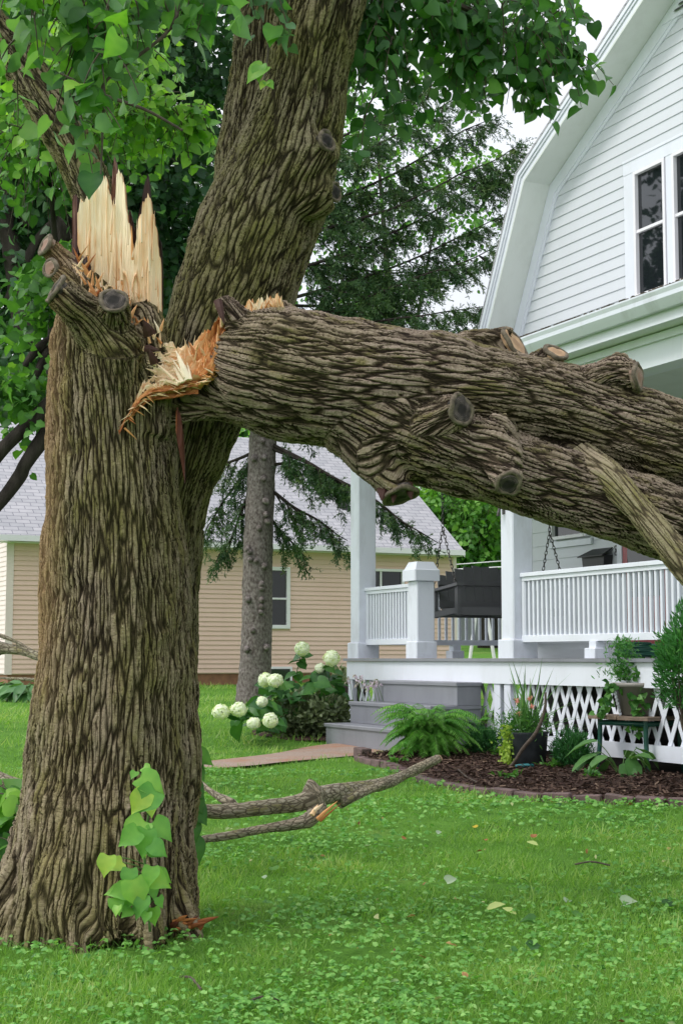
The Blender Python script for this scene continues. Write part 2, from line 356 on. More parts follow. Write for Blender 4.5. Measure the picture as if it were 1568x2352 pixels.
M['lime'] = leafmat('lime_leaf', [(.2, .34, .04), (.3, .45, .06), (.42, .55, .1)], .3, .5)
def glassmat():
    m, n, p, o = newmat('window_glass'); p.inputs['Base Color'].default_value = (.012, .015, .018, 1); p.inputs['Roughness'].default_value = .03
    z = noise(n, objco(n), 2, 2); bump(n, p, z.outputs['Fac'], .05, .01); p.inputs['Specular IOR Level'].default_value = .6; return m
M['glass'] = glassmat()
def shingle():
    m, n, p, o = newmat('asphalt_shingle'); uvn = objco(n)
    s = n.nodes.new('ShaderNodeSeparateXYZ'); n.links.new(uvn, s.inputs[0]); c = n.nodes.new('ShaderNodeCombineXYZ')
    n.links.new(s.outputs[0], c.inputs[0]); n.links.new(mth(n, 'MULTIPLY', s.outputs[2], 1.65), c.inputs[1])
    b = n.nodes.new('ShaderNodeTexBrick'); n.links.new(c.outputs[0], b.inputs['Vector']); b.inputs['Scale'].default_value = 1
    b.inputs['Brick Width'].default_value = .3; b.inputs['Row Height'].default_value = .14; b.inputs['Mortar Size'].default_value = .008; b.inputs['Bias'].default_value = 0
    b.inputs['Color1'].default_value = (.36, .36, .385, 1); b.inputs['Color2'].default_value = (.45, .44, .465, 1); b.inputs['Mortar'].default_value = (.2, .2, .23, 1)
    z = noise(n, uvn, 1.5, 6, .7); cc = mixc(n, .35, b.outputs['Color'], ramp(n, z.outputs['Fac'], [(.3, (.3, .3, .32)), (.7, (.6, .59, .6))]), 'OVERLAY')
    n.links.new(cc, p.inputs['Base Color']); p.inputs['Roughness'].default_value = .9; bump(n, p, b.outputs['Fac'], .5, -.01); return m
M['shingle'] = shingle()
def ringmat(name, c1, c2, core):
    m, n, p, o = newmat(name); v = objco(n); wv = n.nodes.new('ShaderNodeTexWave'); wv.wave_type = 'RINGS'; wv.rings_direction = 'Z'
    wv.inputs['Scale'].default_value = 40; wv.inputs['Distortion'].default_value = 2.5; wv.inputs['Detail'].default_value = 3; wv.inputs['Detail Scale'].default_value = .6; n.links.new(v, wv.inputs['Vector'])
    c = ramp(n, wv.outputs['Fac'], [(0, c2), (1, c1)]); z = noise(n, v, 18, 5, .7)
    c = mixc(n, ramp(n, z.outputs['Fac'], [(.42, (0, 0, 0)), (.65, (1, 1, 1))]), c, core)
    ln = n.nodes.new('ShaderNodeVectorMath'); ln.operation = 'LENGTH'; n.links.new(v, ln.inputs[0]); zz = noise(n, v, 30, 3)
    hr = mth(n, 'ADD', ln.outputs['Value'], mth(n, 'MULTIPLY', mth(n, 'SUBTRACT', zz.outputs['Fac'], .5), .05))
    c = mixc(n, ramp(n, hr, [(.022, (1, 1, 1)), (.034, (0, 0, 0))]), c, core)
    n.links.new(c, p.inputs['Base Color']); p.inputs['Roughness'].default_value = .85; bump(n, p, z.outputs['Fac'], .7, .006); return m
M['cut_old'] = ringmat('weathered_cut_wood', (.34, .27, .22), (.16, .12, .09), (.25, .15, .11))
M['cut_dark'] = ringmat('dark_cut_wood', (.13, .105, .09), (.05, .04, .035), (.012, .009, .008))  # near-black core paints the shade of a hollow onto a flat disc
M['cut_new'] = ringmat('pale_cut_wood', (.60, .42, .26), (.45, .28, .15), (.35, .22, .13))

# ------------------------------------------------------------------ ground, path, bed, grass
def terrain():
    xs = np.unique(np.concatenate([np.linspace(-400, -30, 12), np.linspace(-30, -6, 25), np.linspace(-6, 6, 121), np.linspace(6, 30, 25), np.linspace(30, 400, 12)]))
    ys = np.unique(np.concatenate([np.linspace(-60, 3, 15), np.linspace(3, 20, 171), np.linspace(20, 60, 60), np.linspace(60, 900, 20)]))
    X, Y = np.meshgrid(xs, ys); Z = gv(Y)+.018*vnoise(np.stack([X*1.3, Y*1.3, X*0], -1))*np.clip((Y-2)/3, 0, 1)*(Y < 30)
    V = np.stack([X, Y, Z], -1).reshape(-1, 3); nx = len(xs)
    i = np.arange(len(ys)-1)[:, None]*nx+np.arange(nx-1)[None]; F = np.stack([i, i+1, i+nx+1, i+nx], -1).reshape(-1, 4)
    m, n, p, o = newmat('lawn_ground'); oc = objco(n); z = noise(n, oc, .9, 5, .6); z2 = noise(n, oc, 30, 6, .75); z3 = noise(n, oc, 2.6, 4)
    c = ramp(n, z.outputs['Fac'], [(.35, (.09, .23, .03)), (.55, (.15, .33, .045)), (.7, (.24, .36, .08))])
    c = mixc(n, ramp(n, z2.outputs['Fac'], [(.35, (0, 0, 0)), (.7, (.8, .8, .8))]), c, (.07, .17, .028))
    c = mixc(n, ramp(n, z3.outputs['Fac'], [(.62, (0, 0, 0)), (.75, (.5, .5, .5))]), c, (.16, .13, .06))
    n.links.new(c, p.inputs['Base Color']); p.inputs['Roughness'].default_value = .95; p.inputs['Specular IOR Level'].default_value = .1; bump(n, p, z2.outputs['Fac'], .8, .05)
    ob = npmesh('ground', V, F, m, smooth=True); tag(ob, kind='structure'); return ob
terrain()
def sheet(name, pts, mat, lift=.012, sub=14, amp=0.0, edge=.0):
    """polygon strip between two border lines of ground points"""
    A, B = [spl(np.array(q), 6) for q in pts]; k = sub
    V = []; 
    for a, b in zip(A, B):
        for t in np.linspace(0, 1, k+1):
            q = a+(b-a)*t; h = gv(q[1])+lift*(1 if 0 < t < 1 else edge)
            V.append((q[0], q[1], h+.018))
    V = np.array(V); V[:, 2] += amp*vnoise(V*9)
    i = np.arange(len(A)-1)[:, None]*(k+1)+np.arange(k)[None]; F = np.stack([i, i+1, i+k+2, i+k+1], -1).reshape(-1, 4)
    return npmesh(name, V, F, mat, smooth=True)
pm, n, p, o = newmat('path_gravel'); z = noise(n, objco(n), 55, 6, .8); z1 = noise(n, objco(n), 2.2, 5, .7)
c = ramp(n, z.outputs['Fac'], [(.3, (.16, .11, .085)), (.5, (.32, .235, .19)), (.7, (.45, .37, .31))]); c = mixc(n, ramp(n, z1.outputs['Fac'], [(.45, (0, 0, 0)), (.65, (.8, .8, .8))]), c, (.34, .15, .07))
n.links.new(c, p.inputs['Base Color']); p.inputs['Roughness'].default_value = .95; bump(n, p, z.outputs['Fac'], .5, .01)
up = [G(250, 1768), G(400, 1760), G(494, 1750), G(630, 1734), G(705, 1719), G(768, 1711), G(830, 1708)]
dn = [G(250, 1796), G(400, 1782), G(492, 1770), G(590, 1761), G(661, 1753), G(818, 1739), G(905, 1730)]
tag(sheet('path', (up, dn), pm, .004), kind='structure')
mm, n, p, o = newmat('mulch'); z = noise(n, mapping(n, objco(n), (1, 1.6, 1)), 26, 6, .75); c = ramp(n, z.outputs['Fac'], [(.3, (.02, .009, .007)), (.5, (.075, .032, .022)), (.7, (.2, .1, .065))])
n.links.new(c, p.inputs['Base Color']); p.inputs['Roughness'].default_value = .95; bump(n, p, z.outputs['Fac'], 1, .04)
BED_F = [G(822, 1748), G(900, 1768), G(980, 1800), G(1100, 1823), G(1230, 1836), G(1400, 1844), G(1568, 1850), G(1750, 1860)]
e1 = np.array([.42313, -.90607, 0]); e2 = np.array([.90607, .42313, 0]); HO = np.array([.12, 20.07, CAMZ])
def H(s, d, z): return HO+s*e1+d*e2+np.array([0, 0, z])
BED_B = [H(3.0, -.3, 0), H(3.6, -.1, 0), H(4.2, .0, 0), H(5, .0, 0), H(5.8, .0, 0), H(6.8, .0, 0), H(7.8, .0, 0), H(9.0, .0, 0)]
bed = sheet('mulch_bed', (BED_F, BED_B), mm, .03, 30, .012); tag(bed, kind='structure')
# under-porch soil
ub = sheet('porch_soil', ([H(-.0, .03, 0), H(3, .03, 0), H(6, .03, 0), H(9.4, .03, 0)], [H(0, 2.6, 0), H(3, 2.6, 0), H(6, 2.6, 0), H(9.4, 2.6, 0)]), M['earth'], .012, 6); tag(ub, kind='structure')
hb = sheet('shrub_bed', ([G(590, 1672), G(640, 1660), G(720, 1650), G(835, 1640)], [G(575, 1690), G(660, 1702), G(740, 1704), G(835, 1700)]), mm, .012, 8, .01); tag(hb, kind='structure')
def inpoly(x, y, poly):
    poly = np.asarray(poly)[:, :2]; c = np.zeros(len(x), bool); j = len(poly)-1
    for i in range(len(poly)):
        xi, yi = poly[i]; xj, yj = poly[j]
        c ^= ((yi > y) != (yj > y)) & (x < (xj-xi)*(y-yi)/(yj-yi+1e-12)+xi); j = i
    return c
NOGRASS = [np.array(up+dn[::-1]), np.array(BED_F+BED_B[::-1]), np.array([H(-.3, 0, 0), H(12, 0, 0), H(12, 9, 0), H(-.3, 9, 0)]), np.array([H(1.5, -1, 0), H(3.7, -1, 0), H(3.7, 0, 0), H(1.5, 0, 0)])]
def leaf_tpl(rows, fold=.12, curl=.15, lobe=.12):
    """rows: list of (t, halfwidth, shift back)"""
    V = []; 
    for t, wd, sh in rows:
        z = -curl*t*t
        V += [(-wd, t-sh, z+fold*wd), (0, t, z), (wd, t-sh, z+fold*wd)]
    F = []
    for i in range(len(rows)-1):
        a = i*3; F += [(a, a+1, a+4, a+3), (a+1, a+2, a+5, a+4)]
    return np.array(V, float), np.array(F)
HEART = leaf_tpl([(.0, .10, .02), (.02, .25, .10), (.08, .38, .13), (.2, .46, .07), (.35, .46, .0), (.5, .40, 0), (.65, .29, 0), (.78, .17, 0), (.88, .08, 0), (1, .0, 0)], .22, .3)
HEART_WAVY = (HEART[0].copy(), HEART[1]); _i = np.arange(len(HEART[0])); HEART_WAVY[0][:, 2] += np.where(_i % 3 == 1, -.02, .035*np.sin(_i*1.9)); HEART_WAVY[0][:, 0] *= np.where(_i % 3 == 1, 1, 1+.05*np.sin(_i*2.7)); HEART_WAVY[0][:, 0] += .05*HEART_WAVY[0][:, 1]**2
OVAL = leaf_tpl([(0, .02, 0), (.25, .24, 0), (.55, .28, 0), (.8, .16, 0), (1, .01, 0)], .3, .2)
OVAL3 = leaf_tpl([(0, .03, 0), (.4, .3, 0), (1, .02, 0)], .3, .2)
HEART4 = leaf_tpl([(0, .25, .08), (.3, .46, 0), (.65, .32, 0), (1, .01, 0)], .25, .2)
BLADE = leaf_tpl([(0, .035, 0), (.45, .03, 0), (.8, .018, 0), (1, .002, 0)], .3, .35)
BLADE1 = leaf_tpl([(0, .05, 0), (.6, .035, 0), (1, .004, 0)], .2, .35)
NEED = leaf_tpl([(0, .05, 0), (.6, .12, 0), (1, .02, 0)], .0, .1)
def norm(v): return v/(np.linalg.norm(v, axis=-1, keepdims=True)+1e-9)
def scatter(tpl, P, D, Nn, S, tint):
    """instances of a template as one vertex/face soup; D leaf axis, Nn approx normal"""
    V, F = tpl; D = norm(D); X = norm(np.cross(D, Nn)); Z = np.cross(X, D); S = np.broadcast_to(S, (len(P),))
    VV = P[:, None]+S[:, None, None]*(V[None, :, 0:1]*X[:, None]+V[None, :, 1:2]*D[:, None]+V[None, :, 2:3]*Z[:, None])
    FF = F[None]+(np.arange(len(P))*len(V))[:, None, None]
    dt = np.tile(np.where(np.arange(len(V)) % 3 == 1, .12, np.where((np.arange(len(V))//3) % 2 == 0, .03, -.07)), len(P))
    return VV.reshape(-1, 3), FF.reshape(-1, F.shape[1]), np.repeat(tint, len(V))+dt
def soup(name, parts, mat, parent=None, world=True):
    V = []; F = []; T = []; n0 = 0
    for v, f, t in parts: V.append(v); F.append(f+n0); T.append(t); n0 += len(v)
    return npmesh(name, np.concatenate(V), np.concatenate(F), mat, parent, tint=np.clip(np.concatenate(T), 0, 1), smooth=True, world=world)
def rnd(k, n=3): return rng.normal(size=(k, n))
def tz(x, y): return gv(y)+.018*vnoise(np.stack([x*1.3, y*1.3, x*0], -1))*np.clip((y-2)/3, 0, 1)
def in_view(x, y, m=60): 
    return np.abs((x)/y*3500) < 784+m
def lawn():
    parts = []
    for (y0, y1, dens, sz, tpl) in ((3.6, 6.5, 9000, .07, BLADE), (6.5, 10, 3300, .075, BLADE1), (10, 17, 900, .085, BLADE1), (17, 32, 170, .13, BLADE1)):
        hw = .235*y1+.15; k = int(dens*(y1-y0)*2*hw)
        x = rng.uniform(-hw, hw, k); y = rng.uniform(y0, y1, k); ok = in_view(x, y)
        for pl in NOGRASS: ok &= ~inpoly(x, y, pl)
        ok &= vnoise(np.stack([x*2.2, y*2.2, x*0+4], -1)) > -.62
        x = x[ok]; y = y[ok]; k = len(x)
        P = np.stack([x, y, tz(x, y)-.004], 1); big = vnoise(np.stack([x*.8, y*.8, x*0+9], -1)); cl = vnoise(np.stack([x*3, y*3, x*0+2], -1))
        D = rnd(k)*[.55, .55, .2]+[.12, -.05, .8]; S = sz*(.75+.35*cl+.25*big)*rng.uniform(.55, 1.2, k)
        t = .45+.25*big+.2*cl+.17*rng.normal(size=k)
        parts.append(scatter(tpl, P, D, rnd(k), np.clip(S, .02, .2), t))
    tag(soup('grass', parts, M['grass'], world=False), 'short green lawn grass covering the front yard', 'grass', kind='stuff')
lawn()
def cover():
    parts = []
    for (y0, y1, dens, sz) in ((3.7, 6, 1500, .017), (6, 10, 560, .02), (10, 14.5, 230, .028)):
        hw = .235*y1+.1; k = int(dens*(y1-y0)*2*hw); x = rng.uniform(-hw, hw, k); y = rng.uniform(y0, y1, k); ok = in_view(x, y)
        for pl in NOGRASS: ok &= ~inpoly(x, y, pl)
        den = .5+.8*vnoise(np.stack([x*1.1, y*1.1, x*0+20], -1))+.4*vnoise(np.stack([x*4, y*4, x*0+3], -1))
        # thick along the bed edge and around the trunk foot and in the near foreground
        bf = np.array(BED_F); yb = np.interp(x, bf[:, 0], bf[:, 1]); den = den+1.3*np.clip(1-(yb-y)/1.1, 0, 1)*(x > .2)
        den += 1.2*np.clip(1-np.hypot(x+1.0, y-6.6)/.8, 0, 1)+.7*np.clip((4.9-y)/1., 0, 1)
        ok &= rng.uniform(0, 1.1, k) < den; x = x[ok]; y = y[ok]; k = len(x)
        h = rng.uniform(.02, .055, k); P = np.stack([x, y, tz(x, y)+h], 1)
        D = rnd(k)*[1, 1, .25]; Nn = rnd(k)*[.45, .45, .2]+[0, -.25, 1]
        parts.append(scatter(HEART4, P, D, Nn, sz*rng.uniform(.6, 1.5, k), .45+.22*rng.normal(size=k)))
        # small lobes beside each leaf read as clover
        for a in (2.1, 4.2):
            c_, s_ = cos(a), sin(a); D2 = np.stack([D[:, 0]*c_-D[:, 1]*s_, D[:, 0]*s_+D[:, 1]*c_, D[:, 2]], 1); q = rng.uniform(0, 1, k) < .55
            parts.append(scatter(HEART4, P[q], D2[q], Nn[q], sz*rng.uniform(.6, 1.3, q.sum()), .45+.22*rng.normal(size=q.sum())))
    tag(soup('ground_cover', parts, M['clover'], world=False), 'clover and creeping weeds among the lawn grass', 'ground cover', kind='stuff')
cover()
def mulchchips():
    k = 9000; s = rng.uniform(0, 1, k); t = rng.uniform(0.02, .95, k); F_ = spl(np.array(BED_F), 10); B_ = spl(np.array(BED_B), 10); i = (s*(len(F_)-1)).astype(int)
    Q = F_[i]+(B_[i]-F_[i])*t[:, None]+rnd(k)*.03; Q[:, 2] = gv(Q[:, 1])+.05+rng.uniform(0, .02, k)
    tp = leaf_tpl([(0, .12, 0), (.5, .16, 0), (1, .1, 0)], .6, .05)
    m = leafmat('mulch_chip', [(.02, .012, .010), (.055, .032, .025), (.11, .068, .052), (.28, .20, .15)], 0.01, .9)
    tag(soup('mulch_chips', [scatter(tp, Q, rnd(k)*[1, 1, .25], rnd(k)*[.4, .4, .1]+[0, 0, 1], rng.uniform(.02, .07, k), rng.beta(2, 3, k))], m, world=False), 'reddish brown bark mulch spread over the flower bed', 'mulch', kind='stuff')
mulchchips()

# ------------------------------------------------------------------ the broken linden
TREE = empty('linden_tree', (-1.05, 7.1, g(0, 7.1)))
tag(TREE, 'storm broken linden with splintered trunk, leaning stem and torn limb hanging right', 'tree')
def px(rows, m=6):
    """rows of (u, v, halfwidth_px, Y) -> world spine and radii"""
    S = spl(np.array(rows, float), m); P = np.array([W(a, b, y) for a, b, _, y in S]); return P, S[:, 2]*S[:, 3]/3500
def body(name, spines, mat, parent, voxel=.011, smooth=6, lump=.012, squash=None, segs=36, seed=0, nograin=(), vertical=False):
    """several tapered stems fused into one skin; each vertex remembers its place round and along its own stem"""
    mb = MB()
    for P, r in spines:
        V, F = tube_vf(P, r, segs); k = len(V); mb.addnp(V, [F], .5); b = mb.n-k
        for ring, c, fl in ((np.arange(segs), P[0]-0*P[0], 1), (np.arange(segs)+k-segs, P[-1], 0)):
            mb.V.append(np.array([c])); mb.T.append(np.array([.5])); ci = mb.n; mb.n += 1
            for i in range(segs):
                a_, b_ = b+ring[i], b+ring[(i+1) % segs]
                mb.F.setdefault(3, []).append([int(b_), int(a_), ci] if fl else [int(a_), int(b_), ci])
    tmp = mb.build('tmp', None, None)
    md = tmp.modifiers.new('r', 'REMESH'); md.mode = 'VOXEL'; md.voxel_size = voxel
    ms = tmp.modifiers.new('s', 'SMOOTH'); ms.iterations = smooth; ms.factor = .5
    dg = bpy.context.evaluated_depsgraph_get(); dg.update(); me = bpy.data.meshes.new_from_object(tmp.evaluated_get(dg))
    bpy.data.objects.remove(tmp)
    nv = len(me.vertices); co = np.empty(nv*3, np.float32); me.vertices.foreach_get('co', co); co = co.reshape(-1, 3).astype(float)
    nf = len(me.polygons); no = np.empty(nv*3, np.float32); me.vertices.foreach_get('normal', no); no = no.reshape(-1, 3)
    best = np.full(nv, 1e9); gr = np.zeros((nv, 3))
    for si, (P, r) in enumerate(spines):
        if si in nograin: continue
        T, A, B = frames(P); L = np.concatenate([[0], np.cumsum(np.linalg.norm(np.diff(P, axis=0), axis=1))]); R0 = float(np.mean(r))
        for j in range(0, nv, 20000):
            c = co[j:j+20000]; dd = np.linalg.norm(c[:, None]-P[None], axis=2)/r[None]; i = np.argmin(dd, 1)
            if vertical and si == 0: i = np.clip(np.searchsorted(P[:, 2], c[:, 2]), 0, len(P)-1)
            dm = dd[np.arange(len(c)), i]
            off = c-P[i]; along = np.einsum('ij,ij->i', off, T[i]); a_ = np.einsum('ij,ij->i', off, A[i]); b_ = np.einsum('ij,ij->i', off, B[i]); rr = np.hypot(a_, b_)+1e-6
            q = np.stack([a_/rr*R0+si*3.1, b_/rr*R0, L[i]+along], 1); rad = np.hypot(a_, b_)/r[i]
            up_ = dm < best[j:j+20000]; sl = best[j:j+20000]; sl[up_] = dm[up_]; gs = gr[j:j+20000]; gs[up_] = q[up_]
    if vertical:
        foot = np.clip(1-(co[:, 2]-.0)/.95, 0, 1)**1.6; rg = 1-np.abs(vnoise(np.stack([gr[:, 0]*9, gr[:, 1]*9, gr[:, 2]*1.1], 1)))*2.2; rg2 = 1-np.abs(vnoise(np.stack([gr[:, 0]*21, gr[:, 1]*21, gr[:, 2]*3], 1)))*2.2
        co += no*((.058*rg+.024*rg2-.035)*foot)[:, None]
    co += no*(1.3*lump*vnoise(co*4+seed)+lump*.7*vnoise(co*11+seed))[:, None]
    polys = np.empty(sum(len(p_.vertices) for p_ in me.polygons) if nf < 10 else len(me.loops), np.int32); me.loops.foreach_get('vertex_index', polys)
    tot = np.empty(nf, np.int32); me.polygons.foreach_get('loop_total', tot)
    Fq = polys.reshape(-1, 4) if (tot == 4).all() else None
    if Fq is None:
        st = np.empty(nf, np.int32); me.polygons.foreach_get('loop_start', st); fs = []
        for k in np.unique(tot): s_ = st[tot == k]; fs.append(polys[s_[:, None]+np.arange(k)[None]])
    else: fs = [Fq]
    bpy.data.meshes.remove(me)
    return npmesh(name, co, fs, mat, parent, vec=gr, smooth=True, world=True)
def cutface(P, nrm, r, mat, parent, name='cut_face', lump=.006, oval=1., rim=True):
    """rough sawn or torn disc closing a stub; built in its own frame so its rings centre on it"""
    nrm = norm(np.array(nrm, float)); P = np.array(P, float)+nrm*.008; r = r*.9
    V = [(0, 0, .004)]; F = []; n_ = 36; rings = 6
    for k in range(1, rings+1):
        for i in range(n_):
            a = 2*pi*i/n_; q = r*k/rings*(1+.07*sin(3*a+P[0]*9)+.04*sin(7*a+P[2]*20)); V.append((q*cos(a)*oval, q*sin(a), .004*(k < rings)))
    for i in range(n_): F.append((0, 1+i, 1+(i+1) % n_))
    F4 = []
    for k in range(rings-1):
        for i in range(n_):
            a = 1+k*n_+i; b = 1+k*n_+(i+1) % n_; F4.append((a, a+n_, b+n_, b))
    base = 1+(rings-1)*n_; nV = len(V)
    for i in range(n_): V.append((V[base+i][0]*.93, V[base+i][1]*.93, -.03))
    for i in range(n_): F4.append((base+i, nV+i, nV+(i+1) % n_, base+(i+1) % n_))
    V = np.array(V); V[:, 2] += lump*vnoise(V*40+P)*(np.arange(len(V)) < nV)
    ob = npmesh(name, V, [np.array(F), np.array(F4)], mat, None, smooth=False)
    if rim:
        x_ = norm(np.cross(nrm, [0.1, .2, 1])); y_ = np.cross(nrm, x_); aa = np.linspace(0, 2*pi, 49)
        RV, RF = tube_vf(np.array([P+(x_*cos(t)+y_*sin(t))*r*1.04*(1+.07*sin(3*t+P[0]*9))-nrm*.004 for t in aa]), .011, 10); RV = RV+.007*np.stack([vnoise(RV*22+k_) for k_ in (0, 9, 17)], 1)
        rt = parent
        while rt.parent is not None: rt = rt.parent
        npmesh('bark_rim', RV-np.array(rt.location), RF, M['rim'], parent, smooth=True, vec=np.stack([RV[:, 0], RV[:, 2], RV[:, 1]], 1))
    from mathutils import Vector
    ob.rotation_mode = 'QUATERNION'; ob.rotation_quaternion = Vector(nrm).to_track_quat('Z', 'Y')
    ob.location = P
    if parent is not None:
        ob.parent = parent; root = parent
        while root.parent is not None: root = root.parent
        ob.matrix_parent_inverse.identity(); ob.location = tuple(P-np.array(root.location))
    return ob
# trunk
TY = 7.1
trunk = px([(222, 2230, 265, 7.0), (228, 2120, 235, 7.0), (236, 2020, 212, 7.02), (243, 1920, 199, 7.05), (252, 1800, 189, TY), (263, 1600, 180, TY), (268, 1400, 171, TY), (263, 1200, 158, TY), (256, 1050, 150, TY), (250, 940, 140, TY), (240, 850, 126, TY), (232, 770, 112, TY), (228, 710, 96, TY+.02)], 10)
roots = [px([(205, 1780, 80, 7.08), (180, 1930, 84, 6.86), (165, 2000, 76, 6.75), (150, 2080, 62, 6.65), (178, 2170, 44, 6.5), (200, 2250, 28, 6.38)]),
         px([(175, 1720, 80, 7.08), (125, 1880, 82, 7.0), (88, 1985, 76, 6.95), (40, 2070, 66, 6.85), (-20, 2150, 50, 6.75), (-90, 2230, 34, 6.65)]),
         px([(340, 1720, 70, 7.08), (378, 1880, 62, 7.02), (388, 1965, 54, 6.95), (396, 2040, 44, 6.87), (416, 2110, 32, 6.79), (440, 2180, 22, 6.70)]),
         px([(290, 1760, 80, 7.08), (302, 1930, 84, 6.86), (306, 2010, 73, 6.76), (330, 2100, 52, 6.65), (365, 2190, 34, 6.55)]),
         px([(60, 2000, 66, 7.1), (20, 2080, 60, 7.0), (-30, 2130, 40, 6.95)]),
         px([(245, 1800, 80, 7.08), (240, 1960, 84, 6.86), (238, 2030, 78, 6.75), (240, 2120, 60, 6.6), (268, 2180, 40, 6.52)])]
collar = px([(330, 1000, 60, 6.98), (345, 900, 52, 6.98), (350, 820, 42, 7.0), (340, 740, 40, 7.02), (322, 700, 26, 7.05)])
burr = px([(255, 900, 70, 6.95), (262, 800, 76, 6.95), (268, 750, 60, 6.95)])
st1 = px([(215, 700, 62, 7.05), (160, 620, 38, 7.05), (135, 590, 32, 7.04), (112, 566, 27, 7.03)])
st2 = px([(190, 690, 44, 7.0), (150, 640, 28, 7.0), (122, 618, 22, 7.0)])
st3 = px([(255, 800, 70, 6.95), (205, 735, 50, 6.86), (165, 700, 42, 6.8), (138, 675, 38, 6.78)])
st4 = px([(262, 780, 46, 6.92), (262, 730, 38, 6.85), (262, 700, 33, 6.76)])
ridge2 = px([(395, 1900, 60, 7.1), (398, 1700, 62, 7.1), (398, 1500, 50, 7.12), (380, 1380, 40, 7.12), (360, 1250, 30, 7.1)])
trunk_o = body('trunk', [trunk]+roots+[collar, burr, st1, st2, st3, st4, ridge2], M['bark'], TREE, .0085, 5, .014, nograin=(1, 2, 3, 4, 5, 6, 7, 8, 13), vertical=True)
def rel(a, b, Ya, Yb): return W(*a, Ya)-W(*b, Yb)
for (uv, Y, nd, r, mt, lb) in (((108, 564), 7.02, (-.75, -.55, .35), .048, 'cut_old', 'pale ringed cut face'), ((118, 616), 6.99, (-.55, -.8, .1), .041, 'cut_old', 'brown ringed cut face'),
                               ((130, 668), 6.77, (-.8, -.35, .5), .07, 'cut_dark', 'weathered dark cut face'), ((262, 692), 6.735, (.1, -.9, .45), .062, 'cut_dark', 'round dark cut face')):
    cutface(W(*uv, Y), nd, r, M[mt], trunk_o).__setitem__('label', lb)
# leaning stem behind: lower seam, main sweep, fork
lean = px([(375, 1700, 62, 7.32), (382, 1500, 66, 7.32), (388, 1300, 74, 7.35), (400, 1150, 84, 7.38), (432, 1020, 98, 7.42), (462, 900, 112, 7.5), (492, 800, 126, 7.55), (528, 700, 138, 7.6), (563, 600, 140, 7.62), (603, 500, 138, 7.65), (641, 400, 126, 7.66), (672, 300, 113, 7.66), (696, 200, 104, 7.66), (718, 100, 101, 7.66), (741, 0, 100, 7.66), (775, -150, 96, 7.7), (830, -450, 84, 7.8)], 8)
leanb = px([(555, 640, 100, 7.85), (560, 520, 84, 7.98), (566, 400, 76, 8.08), (574, 300, 69, 8.15), (588, 200, 66, 8.2), (600, 100, 62, 8.25), (611, 0, 58, 8.3), (636, -200, 52, 8.4)], 8)
kn1 = px([(690, 430, 72, 7.5), (720, 355, 60, 7.4), (745, 326, 42, 7.35)]); kn2 = px([(690, 450, 72, 7.5), (735, 445, 56, 7.44), (764, 442, 38, 7.44)])
ridge = px([(690, 360, 40, 7.38), (705, 250, 24, 7.36), (722, 120, 22, 7.36), (742, 0, 22, 7.37), (760, -100, 20, 7.38)])
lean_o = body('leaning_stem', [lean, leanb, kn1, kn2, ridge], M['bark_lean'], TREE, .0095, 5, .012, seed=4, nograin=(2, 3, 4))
cutface(W(748, 324, 7.31), (.75, -.65, .1), .05, M['cut_dark'], lean_o, 'knot_hole')
cutface(W(768, 442, 7.43), (.85, -.5, -.1), .045, M['cut_dark'], lean_o, 'knot_hole')
left = px([(262, 600, 55, 7.5), (215, 450, 50, 7.55), (160, 330, 49, 7.6), (100, 225, 48, 7.65), (40, 130, 47, 7.7), (-40, 40, 45, 7.75), (-160, -80, 42, 7.8)], 8)
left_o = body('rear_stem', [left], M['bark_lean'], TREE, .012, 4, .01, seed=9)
# torn limb
upper = px([(522, 812, 84, 7.05), (560, 830, 120, 7.03), (620, 845, 145, 7.0), (720, 866, 150, 7.0), (840, 885, 148, 7.0), (960, 896, 136, 7.02), (1080, 905, 124, 7.04), (1200, 922, 112, 7.07), (1320, 952, 108, 7.1), (1440, 990, 106, 7.13), (1568, 1028, 98, 7.16), (1720, 1080, 92, 7.2), (1900, 1140, 84, 7.3)], 8)
lower = px([(700, 880, 90, 6.98), (800, 925, 110, 6.98), (900, 975, 118, 6.96), (1000, 1018, 108, 6.94), (1100, 1056, 98, 6.93), (1200, 1092, 94, 6.95), (1320, 1130, 90, 6.98), (1450, 1172, 88, 7.0), (1568, 1212, 84, 7.05), (1720, 1265, 80, 7.1), (1850, 1310, 75, 7.2)], 8)
hinge = px([(345, 985, 18, 7.06), (400, 945, 30, 7.04), (470, 920, 42, 7.02), (540, 905, 70, 7.0), (640, 905, 95, 7.0)])
lip = px([(640, 790, 70, 7.0), (575, 770, 48, 6.92), (540, 730, 30, 6.9), (512, 694, 15, 6.92)])
lip2 = px([(720, 800, 80, 7.0), (670, 745, 44, 7.0), (638, 712, 22, 7.02)])
tA = px([(890, 1005, 90, 6.92), (960, 985, 68, 6.85), (1015, 962, 48, 6.78), (1050, 944, 38, 6.75)])
tB = px([(1125, 1010, 74, 6.85), (1145, 1050, 52, 6.76), (1158, 1085, 36, 6.71), (1165, 1104, 30, 6.69)])
tC = px([(800, 990, 60, 6.95), (855, 1055, 52, 6.88), (895, 1100, 48, 6.86), (915, 1128, 42, 6.86)])
tD = px([(1040, 830, 50, 7.05), (1100, 800, 46, 7.08), (1150, 788, 42, 7.1), (1172, 792, 38, 7.1)])
tE = px([(1180, 880, 50, 7.1), (1225, 845, 38, 7.1), (1262, 822, 31, 7.08)])
tF = px([(1290, 930, 60, 7.05), (1350, 885, 46, 7.02), (1410, 862, 36, 7.0), (1455, 862, 32, 6.97)])
tF2 = px([(1380, 880, 40, 7.1), (1425, 835, 26, 7.12), (1440, 822, 18, 7.12)])
